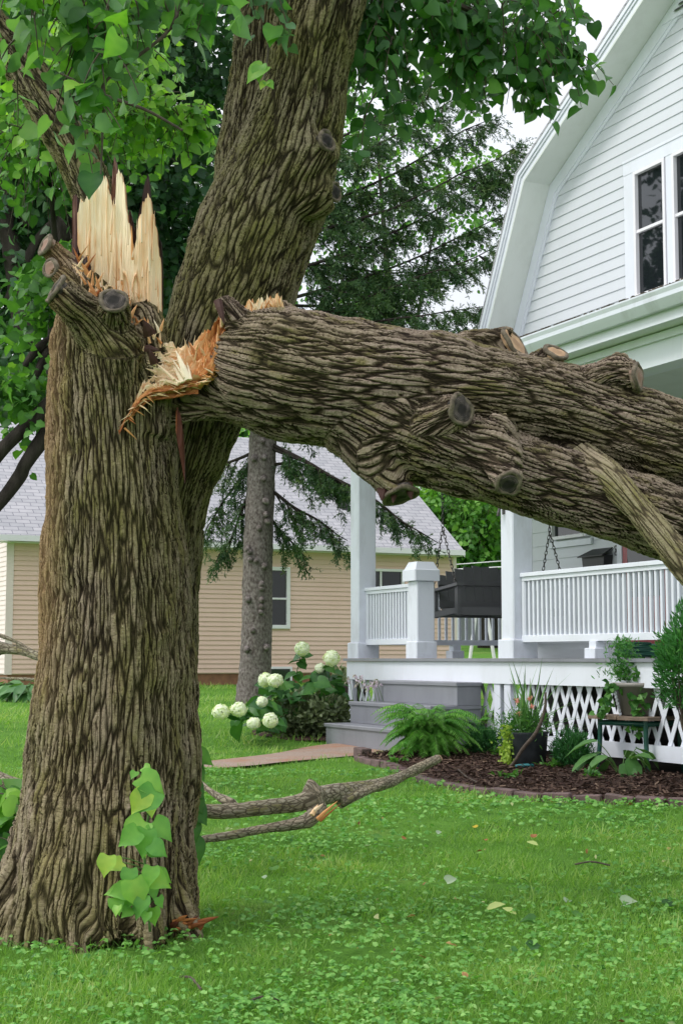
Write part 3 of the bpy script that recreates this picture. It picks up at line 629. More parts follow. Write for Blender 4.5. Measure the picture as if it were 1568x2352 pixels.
gB = px([(1330, 1060, 50, 7.0), (1395, 1098, 44, 6.87), (1440, 1142, 36, 6.8), (1492, 1204, 34, 6.75), (1560, 1284, 33, 6.7), (1640, 1374, 32, 6.66), (1740, 1470, 36, 6.6)], 8)
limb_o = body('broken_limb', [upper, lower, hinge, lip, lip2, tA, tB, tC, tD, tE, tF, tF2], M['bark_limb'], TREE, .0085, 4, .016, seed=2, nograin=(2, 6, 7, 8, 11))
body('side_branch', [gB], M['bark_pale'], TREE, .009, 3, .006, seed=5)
for (uv, Y, nd, r, mt, lb) in (((1056, 941), 6.715, (.7, -.7, .1), .073, 'cut_dark', 'dark hollow cut face facing the viewer'), ((1167, 1110), 6.655, (.1, -.8, -.55), .055, 'cut_dark', 'round dark hole of a lower stub'),
                               ((918, 1136), 6.855, (.25, -.3, -.9), .085, 'cut_dark', 'torn dark end under the limb'), ((1180, 790), 7.08, (.75, -.45, .5), .09, 'cut_new', 'fresh orange cut face on top'),
                               ((1276, 812), 7.05, (.35, -.55, .75), .057, 'cut_new', 'small pale cut face on top'), ((1462, 866), 6.95, (.88, -.45, .05), .062, 'cut_old', 'grey ringed cut face at right')):
    cutface(W(*uv, Y), nd, r, M[mt], limb_o).__setitem__('label', lb)
def bits(name, items, mat, parent):
    mb = MB()
    for a, b, r in items:
        P = spl(np.array([a, (np.array(a)+np.array(b))/2+rng.normal(size=3)*.01, b]), 4); mb.tube(P, r*np.linspace(1, .35, len(P)), 5, tint=rng.uniform(.5, .9))
    return mb.build(name, mat, parent, world=True)
def splinter0(base, tip, wd, tint, thick=.006):
    """flat tapering splinter of wood"""
    base = np.array(base); tip = np.array(tip); d = tip-base; L = np.linalg.norm(d); d /= L; x = norm(np.cross(d, [0, -1, .3])); z = np.cross(x, d); V = []
    for t, ww in ((0, 1), (.35, .85), (.7, .5), (1, .08)):
        c_ = base+d*L*t+z*.02*sin(t*3)*L*3
        for sx, sz in ((-1, 0), (-.3, 1), (.5, .7), (1, 0), (0, -1)): V.append(c_+x*sx*wd*ww+z*sz*thick*ww)
    F = [(0, 4, 3, 2, 1)]
    for k in range(3):
        for i in range(5): F.append((k*5+i, k*5+(i+1) % 5, k*5+5+(i+1) % 5, k*5+5+i))
    return V, F, tint
# standing splintered wood: a curved slab with torn top
def slab(name, top, ub, Y0, curve, thick, mat, tint, parent, nx=190, nz=110, uc=270, wid=110, rel_amp=.009):
    """top: (u, v) polyline of the torn edge; ub: (u, v) polyline of its foot"""
    us = np.linspace(top[0][0], top[-1][0], nx); vt = np.interp(us, [a for a, _ in top], [b for _, b in top]); vb = np.interp(us, [a for a, _ in ub], [b for _, b in ub])
    vt = vt-12*np.abs(vnoise(np.stack([us*.09, us*0+Y0, us*0], -1)))-8*vnoise(np.stack([us*.35, us*0, us*0+7], -1))+4*vnoise(np.stack([us*1.1, us*0, us*0+3], -1))
    tt = np.linspace(0, 1, nz); uu = np.repeat(us, nz); vv = (vt[:, None]+(vb-vt)[:, None]*tt).ravel(); vtt = np.repeat(vt, nz); vbb = np.repeat(vb, nz)
    Yc = Y0+curve*((uu-uc)/wid)**2; st3 = lambda a_, b_, c_: np.stack([uu*a_, vv*b_, uu*0+c_], -1)
    f = (vnoise(st3(.16, .012, 1.))*.6+vnoise(st3(.5, .03, 5.))*.3+vnoise(st3(.05, .006, 3.))-1.6*np.clip(1-np.abs(vnoise(st3(.07, .004, 11.)))*14, 0, 1))*rel_amp
    fr = WV(uu, vv, Yc)+np.stack([f*0, f, f*0], 1)
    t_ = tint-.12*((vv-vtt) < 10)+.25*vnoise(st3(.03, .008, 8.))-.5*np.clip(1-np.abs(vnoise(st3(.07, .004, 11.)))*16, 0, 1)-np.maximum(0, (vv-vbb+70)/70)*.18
    fr = np.array(fr); t_ = np.array(t_); bk = fr+np.array([0, thick, 0]); V = np.concatenate([fr, bk]); k = len(fr)
    def id_(i, j): return i*nz+j
    F = []
    for i in range(nx-1):
        for j in range(nz-1):
            a, b, c_, d = id_(i, j), id_(i+1, j), id_(i+1, j+1), id_(i, j+1); F.append((a, d, c_, b)); F.append((a+k, b+k, c_+k, d+k))
        F.append((id_(i, 0), id_(i+1, 0), id_(i+1, 0)+k, id_(i, 0)+k)); F.append((id_(i, nz-1), id_(i, nz-1)+k, id_(i+1, nz-1)+k, id_(i+1, nz-1)))
    for j in range(nz-1):
        F.append((id_(0, j), id_(0, j)+k, id_(0, j+1)+k, id_(0, j+1))); a = nx-1; F.append((id_(a, j), id_(a, j+1), id_(a, j+1)+k, id_(a, j)+k))
    gv_ = np.concatenate([fr, fr]); return npmesh(name, V, np.array(F), mat, parent, tint=np.concatenate([t_, t_*0+.05]), vec=gv_, smooth=False, world=True)
top1 = [(179, 488), (186, 470), (200, 462), (206, 448), (218, 440), (226, 415), (232, 404), (240, 408), (248, 430), (254, 448), (258, 475), (263, 490), (266, 470), (268, 415), (272, 400), (278, 404), (286, 425), (289, 470), (294, 500), (298, 530), (304, 560), (309, 590)]
bot1 = [(179, 560), (188, 600), (200, 640), (215, 690), (260, 740), (309, 760)]
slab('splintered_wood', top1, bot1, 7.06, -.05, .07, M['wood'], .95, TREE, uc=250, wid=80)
mbf = MB()
for k in range(46):
    u_ = rng.uniform(184, 366); vt_ = np.interp(u_, [184, 232, 300, 330, 366], [500, 440, 560, 510, 600]); v_ = rng.uniform(vt_+10, 740); L_ = rng.uniform(.05, .25); b_ = W(u_, v_, 6.985+.02*rng.normal()); mbf.add(*splinter0(b_, b_+np.array([rng.normal()*.006, .02, L_]), rng.uniform(.002, .007), rng.choice([.5, .72, .8, .9, .95])))
for k in range(46):
    u_ = rng.uniform(180, 372); v_ = np.interp(u_, [180, 215, 260, 320, 372], [600, 665, 690, 735, 790])+rng.uniform(-14, 26); b_ = W(u_, v_, 6.92+.03*rng.normal()); mbf.add(*splinter0(b_, b_+np.array([rng.normal()*.03, -.01, rng.uniform(.02, .08)]), rng.uniform(.004, .012), rng.choice([.25, .4, .55, .8])))
f_ = mbf.build('wood_fibres', M['torn'], TREE, world=True); f_['kind'] = 'stuff'
top2 = [(306, 600), (313, 560), (318, 510), (325, 500), (328, 470), (334, 458), (340, 462), (346, 460), (350, 485), (354, 500), (356, 520), (361, 535), (362, 570), (365, 590), (370, 620)]
bot2 = [(306, 770), (330, 790), (350, 815), (370, 812)]
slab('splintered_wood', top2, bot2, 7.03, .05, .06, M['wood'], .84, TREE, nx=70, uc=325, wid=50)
M['innerbark'] = woodmat('inner_bark', [(.02, .012, .01), (.05, .022, .018), (.10, .045, .035), (.17, .09, .065), (.26, .17, .13)])
slab('bark_shard', [(166, 470), (170, 452), (178, 456), (182, 470), (196, 500), (214, 560), (222, 620)], [(166, 640), (180, 660), (200, 680), (222, 690)], 7.13, 0, .05, M['innerbark'], .3, TREE, nx=30, nz=60)
slab('bark_shard', [(256, 450), (259, 380), (262, 368), (267, 380), (270, 398), (280, 420), (288, 450)], [(256, 560), (288, 570)], 7.1, 0, .045, M['innerbark'], .55, TREE, nx=24, nz=60)
slab('bark_shard', [(296, 490), (302, 500), (310, 540), (316, 510), (324, 480), (332, 420), (338, 412), (344, 425), (346, 465), (352, 500), (362, 560), (372, 570), (373, 620)], [(296, 700), (373, 700)], 7.11, 0, .05, M['innerbark'], .2, TREE, nx=40, nz=70)
slab('bark_shard', [(150, 612), (160, 604), (176, 600), (190, 590), (205, 610), (222, 650)], [(150, 660), (222, 700)], 7.0, 0, .05, M['innerbark'], .3, TREE, nx=30, nz=30)
slab('torn_wood', [(150, 628), (160, 612), (175, 622), (195, 640), (215, 660), (232, 655), (250, 668), (300, 690)], [(150, 650), (190, 690), (240, 712), (300, 740)], 6.98, 0, .06, M['torn'], .8, TREE, nx=50, nz=30)
# torn pocket between trunk and limb: folded sheet of fibres
def ribbon(name, low, high, Yl, Yh, mat, tl, parent, nx=150, nt=40, amp=.014, sag=.05):
    L = spl(np.array(low, float), 30); Hh = spl(np.array(high, float), 30); s_ = np.linspace(0, 1, nx)
    L = np.stack([np.interp(s_, np.linspace(0, 1, len(L)), L[:, i]) for i in range(2)], 1); Hh = np.stack([np.interp(s_, np.linspace(0, 1, len(Hh)), Hh[:, i]) for i in range(2)], 1)
    t = np.tile(np.linspace(0, 1, nt), nx); ss = np.repeat(s_, nt); U_ = np.repeat(L[:, 0], nt)*(1-t)+np.repeat(Hh[:, 0], nt)*t; V_ = np.repeat(L[:, 1], nt)*(1-t)+np.repeat(Hh[:, 1], nt)*t; Y = Yl*(1-t)+Yh*t
    q = np.stack([ss*7, t*22, t*0+2], 1); q2 = np.stack([ss*22, t*9, t*0+6], 1); f = vnoise(q)+.7*vnoise(q2)+.5*vnoise(q2*2.7)
    V = WV(U_, V_, Y)+np.array([0, -.6, .8])*(f*amp)[:, None]-np.array([0, 0, sag])*(np.sin(pi*t)*np.sin(pi*np.minimum(1, ss*1.1)))[:, None]
    T_ = (np.interp(ss, np.linspace(0, 1, len(tl)), tl)+.12*f).tolist(); Gn = np.stack([t*.3, V_*.0005, ss*.5], 1).tolist()
    i = np.arange(nx-1)[:, None]*nt+np.arange(nt-1)[None]; F = np.stack([i, i+nt, i+nt+1, i+1], -1).reshape(-1, 4); k = len(V)
    V = np.array(V); V2 = V+np.array([0, .02, -.03]); F2 = F[:, ::-1]+k
    return npmesh(name, np.concatenate([V, V2]), [F, F2], mat, parent, tint=np.array(T_+T_), vec=np.array(Gn+Gn), world=True)
ribbon('torn_wood', [(298, 960), (318, 918), (345, 893), (385, 886), (430, 878), (470, 866), (500, 850), (522, 830)], [(330, 880), (350, 815), (370, 790), (400, 795), (430, 798), (462, 772), (490, 735), (517, 695)], 6.84, 6.96, M['torn'], [.35, .75, .88, .82, .62, .45, .32, .10], TREE, amp=.024)
ribbon('torn_wood', [(275, 1000), (290, 965), (312, 930), (345, 905), (400, 898), (455, 884)], [(270, 985), (296, 950), (320, 905), (350, 885), (400, 884), (455, 876)], 6.82, 6.85, M['torn'], [.1, .3, .5, .35, .25, .2], TREE, nx=80, nt=12, amp=.006, sag=.0)
slab('torn_wood', [(404, 955), (408, 945), (413, 950), (418, 975), (422, 1010), (425, 1060)], [(404, 990), (425, 1110)], 6.86, 0, .03, M['torn'], .2, TREE, nx=20, nz=40)
slab('torn_wood', [(562, 705), (572, 700), (590, 696), (610, 690), (634, 686), (645, 686), (652, 700)], [(562, 740), (652, 740)], 6.9, 0, .1, M['torn'], .88, TREE, nx=50, nz=24)
splinter = splinter0
mb = MB()
for k in range(70):
    s_ = rng.uniform(0, 1); u_ = 350+s_*150+rng.normal()*6; v_ = 880-s_*30-rng.uniform(0, 75)*(1-.1*s_); a = rng.uniform(150, 205) if s_ < .5 else rng.uniform(60, 130)
    L = rng.uniform(.02, .06); b_ = W(u_, v_, 6.88+rng.uniform(-.04, .1)); mb.add(*splinter(b_, b_+L*np.array([cos(R(a)), -.35+rng.normal()*.3, sin(R(a))*.9]), rng.uniform(.002, .008), .9-.55*max(0, s_-.55)*2+rng.normal()*.08)[:3])
for k in range(90):
    s_ = rng.uniform(0, 1); u_ = 285+s_*225; v_ = float(np.interp(u_, [285, 320, 350, 400, 460, 510], [975, 925, 905, 896, 880, 852]))+rng.normal()*5; b_ = W(u_, v_, 6.83); sl = .9 if u_ < 340 else .15; mb.add(*splinter(b_, b_+rng.uniform(.02, .07)*np.array([-.8*rng.choice([1, -1, 1]), rng.normal()*.3, -sl*.6+rng.normal()*.3]), rng.uniform(.0015, .005), rng.choice([.25, .5, .75, .9]), .004)[:3])
for (a, b, wd, t) in (((432, 872), (404, 805), .016, 1.0), ((420, 878), (398, 838), .012, .95), ((438, 872), (430, 832), .008, .98), ((412, 880), (375, 852), .008, .9), ((410, 882), (366, 872), .010, .85), ((400, 872), (355, 832), .008, .85), ((424, 868), (392, 820), .006, .95)):
    mb.add(*splinter(W(*a, 6.8), W(*b, 6.86), wd, t))
for k in range(26):
    s_ = k/25; u_ = 455+s_*55+rng.normal()*3; v_ = 815-s_*70+rng.normal()*5; b_ = W(u_, v_+35, 6.93); mb.add(*splinter(b_, b_+np.array([-.005+rng.normal()*.02, rng.normal()*.02, rng.uniform(.04, .11)]), rng.uniform(.006, .014), .62-.3*s_+rng.normal()*.12, .01))
for (u0, u1, v0, v1, n_) in ((320, 372, 805, 745, 10), (566, 648, 712, 690, 26), (200, 330, 700, 672, 20), (500, 524, 760, 705, 8)):
    for k in range(n_):
        t = rng.uniform(); u_ = u0+(u1-u0)*t; v_ = v0+(v1-v0)*t; b_ = W(u_, v_+12, 6.9 if u0 != 200 else 6.98); mb.add(*splinter(b_, b_+np.array([rng.normal()*.015, -.01, rng.uniform(.02, .06)]), rng.uniform(.003, .008), .75+rng.normal()*.15))
sp = mb.build('splinters', M['torn'], TREE, world=True); sp['kind'] = 'stuff'
# crumbs of bark and dead flaps around the torn edge
mb = MB()
for (a, b, wd) in (((335, 800), (366, 805), .02), ((345, 770), (330, 735), .03), ((355, 835), (342, 800), .02), ((880, 1120), (876, 1150), .03), ((935, 1110), (945, 1148), .025), ((905, 1125), (902, 1156), .02), ((1075, 985), (1096, 992), .02), ((1040, 1030), (1062, 1000), .02), ((500, 690), (515, 745), .02)):
    mb = MB(); mb.add(*splinter(W(*a, 6.84), W(*b, 6.8), wd, .3, .014)); mb.build('bark_flap', M['innerbark'], TREE, world=True)

# ---- foliage of the linden
def twigs(blobs, per, leafn, size, mat, parent, tpl, twigmat, droop=.8, spread=.5, twl=.45, tintb=.45, name='foliage', twname='twigs', light=0.2, tw_r=.004, maxtw=260):
    """blobs: (u, v, Y, ru, rv, ry) ellipsoids; twigs that droop with leaves left and right"""
    P = []; D = []; Nn = []; S = []; T = []; mb = MB(); cnt = 0
    for (u_, v_, Y, ru, rv, ry, *q) in blobs:
        c_ = W(u_, v_, Y)+np.array([0, 0, .3*twl*min(1.2, droop)]); rx = ru*Y/3500; rz = rv*Y/3500; n_ = int(per*(q[0] if q else 1)); bt = q[1] if len(q) > 1 else 0
        for k in range(n_):
            o_ = norm(rng.normal(size=3))*rng.uniform(0, 1)**.4; st = c_+o_*np.array([rx, ry, rz])
            a = rng.uniform(0, 2*pi); d = norm(np.array([cos(a)*spread, sin(a)*spread, -.3*droop+rng.normal()*.3])); L = twl*rng.uniform(.5, 1.3); pts = [st]; dd = d.copy(); m_ = leafn
            ctw = rng.normal()*.13
            for j in range(m_):
                dd = norm(dd+np.array([0, 0, -droop*.18])+rng.normal(size=3)*.06); pts.append(pts[-1]+dd*L/m_)
                sd = norm(np.cross(dd, [0, 0, 1]))*(1 if j % 2 else -1); P.append(pts[-1]+sd*.02); D.append(sd*.8+dd*.5+np.array([0, 0, -.4*droop])+rng.normal(size=3)*.5)
                Nn.append(np.array([0, -.15, .6])+rng.normal(size=3)*.8); S.append(size*rng.uniform(.6, 1.25)); T.append(tintb+bt+ctw+rng.normal()*.14+light*o_[2])  # leaves higher in a clump tinted lighter: light from above put into colour
            if twigmat and cnt < maxtw: mb.tube(np.array(pts), np.linspace(tw_r, tw_r*.4, len(pts)), 4, cap=False); cnt += 1
    ob = soup(name, [scatter(tpl, np.array(P), np.array(D), np.array(Nn), np.array(S), np.array(T))], mat, parent)
    if cnt: mb.build(twname, twigmat, parent, world=True)
    return ob
# close hanging sprays at upper left, smaller bright ones behind, darker at the right and overhead
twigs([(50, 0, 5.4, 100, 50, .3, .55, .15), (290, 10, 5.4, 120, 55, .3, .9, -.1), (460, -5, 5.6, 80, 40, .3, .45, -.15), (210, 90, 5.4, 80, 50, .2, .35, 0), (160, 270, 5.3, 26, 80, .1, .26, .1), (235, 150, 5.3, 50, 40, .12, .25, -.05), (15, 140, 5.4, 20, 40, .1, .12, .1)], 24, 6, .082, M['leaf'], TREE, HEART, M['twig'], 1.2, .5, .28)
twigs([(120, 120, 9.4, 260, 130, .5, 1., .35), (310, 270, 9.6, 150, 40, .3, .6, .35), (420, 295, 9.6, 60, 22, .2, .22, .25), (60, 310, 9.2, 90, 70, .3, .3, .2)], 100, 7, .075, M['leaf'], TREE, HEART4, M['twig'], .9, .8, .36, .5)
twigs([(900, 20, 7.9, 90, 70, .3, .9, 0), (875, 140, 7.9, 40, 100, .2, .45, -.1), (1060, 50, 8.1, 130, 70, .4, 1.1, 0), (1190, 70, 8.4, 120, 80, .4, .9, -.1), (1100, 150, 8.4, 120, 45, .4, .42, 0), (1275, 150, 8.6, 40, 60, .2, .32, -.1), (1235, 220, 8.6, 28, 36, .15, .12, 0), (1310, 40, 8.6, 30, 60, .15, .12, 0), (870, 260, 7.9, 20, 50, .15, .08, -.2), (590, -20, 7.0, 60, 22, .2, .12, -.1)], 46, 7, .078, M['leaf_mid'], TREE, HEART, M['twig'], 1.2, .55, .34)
twigs([(100, -330, 7.5, 500, 120, 1.6, 1, 0), (1000, -330, 8, 500, 120, 1.4, .7, 0)], 90, 7, .12, M['leaf_dark'], TREE, HEART4, None, 1., .7, .6)  # unseen crown above the frame, added to hold back sky light
mb = MB()
for row in ([(400, -60, 8, 5.5), (396, 60, 5, 5.4), (250, 180, 4, 5.35), (240, 230, 4, 5.3), (232, 400, 2, 5.3)], [(620, 60, 6, 7.3), (615, 130, 3, 7.3), (605, 195, 2, 7.3)], [(900, -60, 16, 7.8), (1050, 10, 8, 8), (1180, 80, 5, 8.4), (1290, 170, 3, 8.6)], [(420, 300, 3, 8.8), (330, 250, 4, 8.8), (200, 200, 6, 8.8), (100, 90, 9, 8.8)]):
    mb = MB(); P_, r_ = px(row, 5); mb.tube(P_, r_, 6); mb.build('branch', M['twig'], TREE, world=True)
# pair of pale leaves on the leaning stem
def place_leaves(items, tpl, mat, parent, name='leaves', world=True):
    """items: (base uv, tip uv, Y, facing normal, tint): a leaf laid from base to tip"""
    P = []; D = []; Nn = []; S = []; T = []
    for a, b, Y, nn, t in items:
        A = W(*a, Y); B = W(*b, Y-.03); P.append(A); D.append(B-A); Nn.append(nn); S.append(np.linalg.norm(B-A)); T.append(t)
    return soup(name, [scatter(tpl, np.array(P), np.array(D), np.array(Nn, float), np.array(S), np.array(T))], mat, parent)
place_leaves([((607, 152), (563, 180), 7.2, (.3, -.6, .8), .6), ((598, 150), (590, 182), 7.2, (-.3, -.8, .4), .4), ((612, 188), (596, 200), 7.2, (0, -.6, .8), .8), ((616, 95), (645, 75), 7.2, (0, -.6, .8), .3), ((612, 188), (628, 198), 7.2, (0, -.8, .6), .5), ((630, 60), (618, 100), 7.2, (0, -.8, .3), .2)], HEART, M['leaf_fresh'], TREE)
# basal shoot
shoot = [((312, 1772), (300, 1790), .3), ((330, 1762), (352, 1775), .6), ((322, 1785), (392, 1822), .5), ((335, 1820), (296, 1880), 1.), ((345, 1850), (352, 1880), .9), ((352, 1888), (408, 1930), .3), ((338, 1905), (320, 1985), .15), ((318, 1908), (262, 1950), .3), ((282, 1980), (236, 2000), 1.), ((250, 1965), (234, 2025), .95), ((300, 1995), (292, 2050), .1), ((350, 1990), (340, 2045), .45), ((358, 2005), (400, 2025), .5), ((308, 2030), (284, 2105), .2), ((300, 2040), (240, 2060), .45), ((330, 2058), (318, 2110), .1), ((345, 2035), (365, 2070), .2), ((352, 2085), (354, 2135), .5), ((340, 2095), (330, 2125), .3), ((272, 2080), (262, 2108), .7), ((345, 1950), (375, 1968), .1), ((302, 2085), (276, 2112), .3), ((365, 2060), (372, 2090), .15)]
it = []
shoot += [((a_[0]+float(rng.normal()*16), a_[1]+float(rng.normal()*12)), (b_[0]+float(rng.normal()*14), b_[1]+float(rng.normal()*8)), float(rng.uniform(0, .8))) for a_, b_, t_ in shoot[2:] if rng.uniform() < .6]
for i, (a, b, t) in enumerate(shoot):
    it.append((a, (a[0]+(b[0]-a[0])*.82, a[1]+(b[1]-a[1])*.82), 6.4-.04*(i % 4), (rng.normal()*.3, -.85, .45+rng.normal()*.15), t*.8+.08))
SH = empty('linden_shoot', G(330, 2150)); tag(SH, 'bright lime green linden shoot growing at the foot of the broken trunk', 'sapling')
place_leaves(it, HEART_WAVY, M['leaf_fresh'], SH)
mb = MB(); P_, r_ = px([(345, 2140, 3, 6.42), (338, 2050, 3, 6.42), (332, 1950, 3, 6.43), (342, 1860, 2.4, 6.43), (340, 1800, 2, 6.42), (332, 1762, 1.5, 6.42)], 5); mb.tube(P_, r_, 6)
for a, b, t in shoot:
    c_ = (338, a[1]+22); P_ = np.array([W(*c_, 6.43), W((a[0]+c_[0])/2, (a[1]+c_[1])/2-4, 6.42), W(*a, 6.4)]); mb.tube(P_, [.003, .0025, .002], 5)
mb.build('stem', M['stem'], SH, world=True, smooth=True)
# dark leaves on the far side of the trunk
S2 = empty('linden_shoot', GP(455, 7.5)); tag(S2, 'dark green linden shoot peeping out behind the right side of the trunk', 'sapling')
place_leaves([((440, 1740), (470, 1760), 7.45, (0, -.7, .6), .2), ((445, 1730), (490, 1750), 7.45, (0, -.7, .6), .5), ((450, 1765), (470, 1790), 7.45, (.2, -.8, .4), .3), ((440, 1800), (470, 1830), 7.4, (.2, -.8, .4), .2), ((440, 1850), (478, 1890), 7.4, (.3, -.8, .3), .1), ((445, 1830), (468, 1865), 7.4, (.3, -.8, .3), .3), ((440, 1930), (462, 1985), 7.4, (.3, -.8, .3), .2), ((440, 1890), (455, 1930), 7.4, (.3, -.8, .3), .15)], HEART, M['leaf'], S2)
mb = MB(); P_, r_ = px([(438, 2060, 3, 7.45), (436, 1900, 3, 7.45), (440, 1740, 2, 7.45)], 5); mb.tube(P_, r_, 6); mb.build('stem', M['stem'], S2, world=True)

# ------------------------------------------------------------------ white house with porch (local x along the front, y into the house, z above the porch floor)
HR = math.atan2(e1[1], e1[0])
HS = empty('white_house', HO, HR); tag(HS, 'white clapboard house with gambrel gable and raised front porch', 'house')
def hloc(u, v, d):
    r = ray(u, v); t = (np.dot(HO-CP, e2)+d)/np.dot(r, e2); p = CP+r*t; return float(np.dot(p-HO, e1)), float(p[2]-CAMZ)
def clap(mb, x0f, x1f, z0, z1, step, d, lap=.012, holes=()):
    """lapped boards: each a wedge; x0f/x1f give the wall's extent at a height"""
    z = z0
    while z < z1-.01:
        zt = min(z+step, z1); segs_ = [[(x0f(z), x0f(zt)), (x1f(z), x1f(zt))]]
        for (a, b, za, zb) in holes:
            if za < (z+zt)/2 < zb:
                ns = []
                for (l, r_) in segs_:
                    if a > l[0] and b < r_[0]: ns += [[l, (a, a)], [(b, b), r_]]
                    elif a > l[0] and a < r_[0]: ns.append([l, (a, a)])
                    elif b > l[0] and b < r_[0]: ns.append([(b, b), r_])
                    elif a <= l[0] and b >= r_[0]: pass
                    else: ns.append([l, r_])
                segs_ = ns
        for (l, r_) in segs_:
            if r_[0]-l[0] < .01: continue
            V = [(l[0], d-lap-.004, z), (r_[0], d-lap-.004, z), (r_[1], d-.004, zt), (l[1], d-.004, zt), (l[0], d, z), (r_[0], d, z), (r_[1], d, zt), (l[1], d, zt)]
            mb.add(V, [(0, 1, 2, 3), (4, 5, 1, 0), (0, 3, 7, 4), (1, 5, 6, 2), (3, 2, 6, 7)], rng.uniform())
        z = zt
GAP = .02
# main wall boards downstairs
mb = MB(); clap(mb, lambda z: .12, lambda z: 9.2, .0, 3.0, .19, 2.65, holes=[(2.3, 3.45, -.1, 2.25), (.7, 1.75, 1.45, 2.7), (4.6, 6.4, .8, 2.4)]); mb.box(0, 9.3, 2.66, 2.8, -.03, 4.0); mb.box(0, .15, 2.8, 9, -.03, 4.0)
fb_ = MB(); fb_.box(.02, 9.3, 2.67, 2.8, -1.1, -.031); fb_.box(.02, .15, 2.801, 9, -1.1, -.031); fb_.build('foundation', simple('dark_foundation', (.09, .085, .08), (.04, .038, .035), 8, .9), HS)
mb.build('wall', M['siding'], HS)
mb = MB(); mb.box(-.02, .12, 2.62, 2.80, 0, 3.0); mb.build('corner_board', M['white'], HS)
# gambrel gable
RK = [(-.88, 3.6), (-.31, 4.66), (.73, 6.6), (4.2, 8.44), (7.67, 6.6), (8.71, 4.66), (9.28, 3.6)]
def sid(z):
    pts = [(-.2, 3.75), (.07, 4.5), (.70, 6.3), (4.2, 8.24)]; return float(np.interp(z, [b for _, b in pts], [a for a, _ in pts]))
WIN = [(2.83, 3.38), (3.61, 4.16), (4.39, 4.94)]
mb = MB(); clap(mb, sid, lambda z: 8.4-sid(z), 3.8, 8.2, .145, 2.65, .013, holes=[(2.6, 5.17, 4.45, 6.2)])
mb.prism([(a, b) for a, b in [(-.3, 3.6), (.0, 4.66), (.62, 6.45), (4.2, 8.34), (7.78, 6.45), (8.4, 4.66), (8.7, 3.6)]], 1, 2.66, 2.8); mb.build('gable_wall', M['siding'], HS)
def raked(name, out_off, in_off, y0, y1, mat):
    """bent board following the rake between two offsets measured inward from the roof line"""
    def off(o_): 
        q = [(a, b) for a, b in RK]; res = []
        for i, (a, b) in enumerate(q):
            ds = []
            if i > 0: ds.append(norm(np.array([q[i][0]-q[i-1][0], q[i][1]-q[i-1][1]])))
            if i < len(q)-1: ds.append(norm(np.array([q[i+1][0]-q[i][0], q[i+1][1]-q[i][1]])))
            ns = [np.array([d_[1], -d_[0]]) for d_ in ds]; m_ = norm(sum(ns)); k = o_/max(.3, np.dot(m_, ns[0])); res.append((a+m_[0]*k, b+m_[1]*k))
        return res
    A, B = off(out_off), off(in_off); mb = MB()
    for i in range(len(A)-1): mb.prism([A[i], A[i+1], B[i+1], B[i]], 1, y0, y1)
    return mb.build(name, mat, HS)
raked('roof', -.03, .0, 2.16, 10, M['shingle']); raked('rake_board', .0, .16, 2.20, 2.235, M['white']); raked('rake_moulding', .0, .055, 2.165, 2.197, M['white']); raked('rake_moulding', .06, .095, 2.182, 2.197, M['white'])
raked('rake_soffit', .16, .185, 2.20, 2.655, M['soffit']); raked('frieze_board', .19, .36, 2.61, 2.635, M['white']); raked('frieze_board', .36, .41, 2.622, 2.64, M['white'])
# gable windows
def window(x0, x1, z0, z1, d, parent, tm, frame=.045, rail=None, name='window', vert=None):
    f = MB(); f.box(x0-frame, x0, d-.05, d+.02, z0-frame, z1+frame); f.box(x1, x1+frame, d-.05, d+.02, z0-frame, z1+frame); f.box(x0, x1, d-.05, d+.02, z1, z1+frame); f.box(x0, x1, d-.06, d+.02, z0-frame, z0)
    if rail: f.box(x0, x1, d-.035, d+.015, rail-.02, rail+.02)
    if vert: f.box(vert-.02, vert+.02, d-.035, d+.015, z0, z1)
    o_ = f.build(name, tm, parent, bevel=.004); gmb = MB(); gmb.box(x0, x1, d+.003, d+.012, z0, z1)
    q = gmb.build('pane', M['glass'], None); q.parent = o_; return o_
mb = MB(); mb.box(2.58, 5.19, 2.60, 2.645, 6.08, 6.24); mb.box(2.58, 5.19, 2.59, 2.60, 6.235, 6.27)
for a, b in ((2.58, 2.77), (3.44, 3.55), (4.22, 4.33), (5.0, 5.19)): mb.box(a, b, 2.605, 2.645, 4.38, 6.08)
mb.build('window_casing', M['white'], HS)
for a, b in WIN: window(a, b, 4.5, 6.03, 2.64, HS, M['vinyl'], rail=5.3)
mb = MB(); mb.prism([(2.83, 4.52), (3.2, 4.52), (3.1, 5.4), (3.15, 6.0), (2.9, 6.0), (2.86, 5.2)], 1, 2.66, 2.665)
# attic vent
mb = MB(); mb.prism([(3.42, 7.74), (4.98, 7.74), (4.2, 8.19)], 1, 2.60, 2.63); vo_ = mb.build('attic_vent', M['white'], HS)
mb = MB()
for k in range(6): z_ = 7.80+k*.05; hw_ = max(.03, (8.16-z_)/.45*.78-.12); mb.add([(4.2-hw_, 2.575, z_), (4.2+hw_, 2.575, z_), (4.2+hw_, 2.598, z_+.035), (4.2-hw_, 2.598, z_+.035)], [(0, 1, 2, 3)])
q = mb.build('louvre', M['black'], None); q.parent = vo_
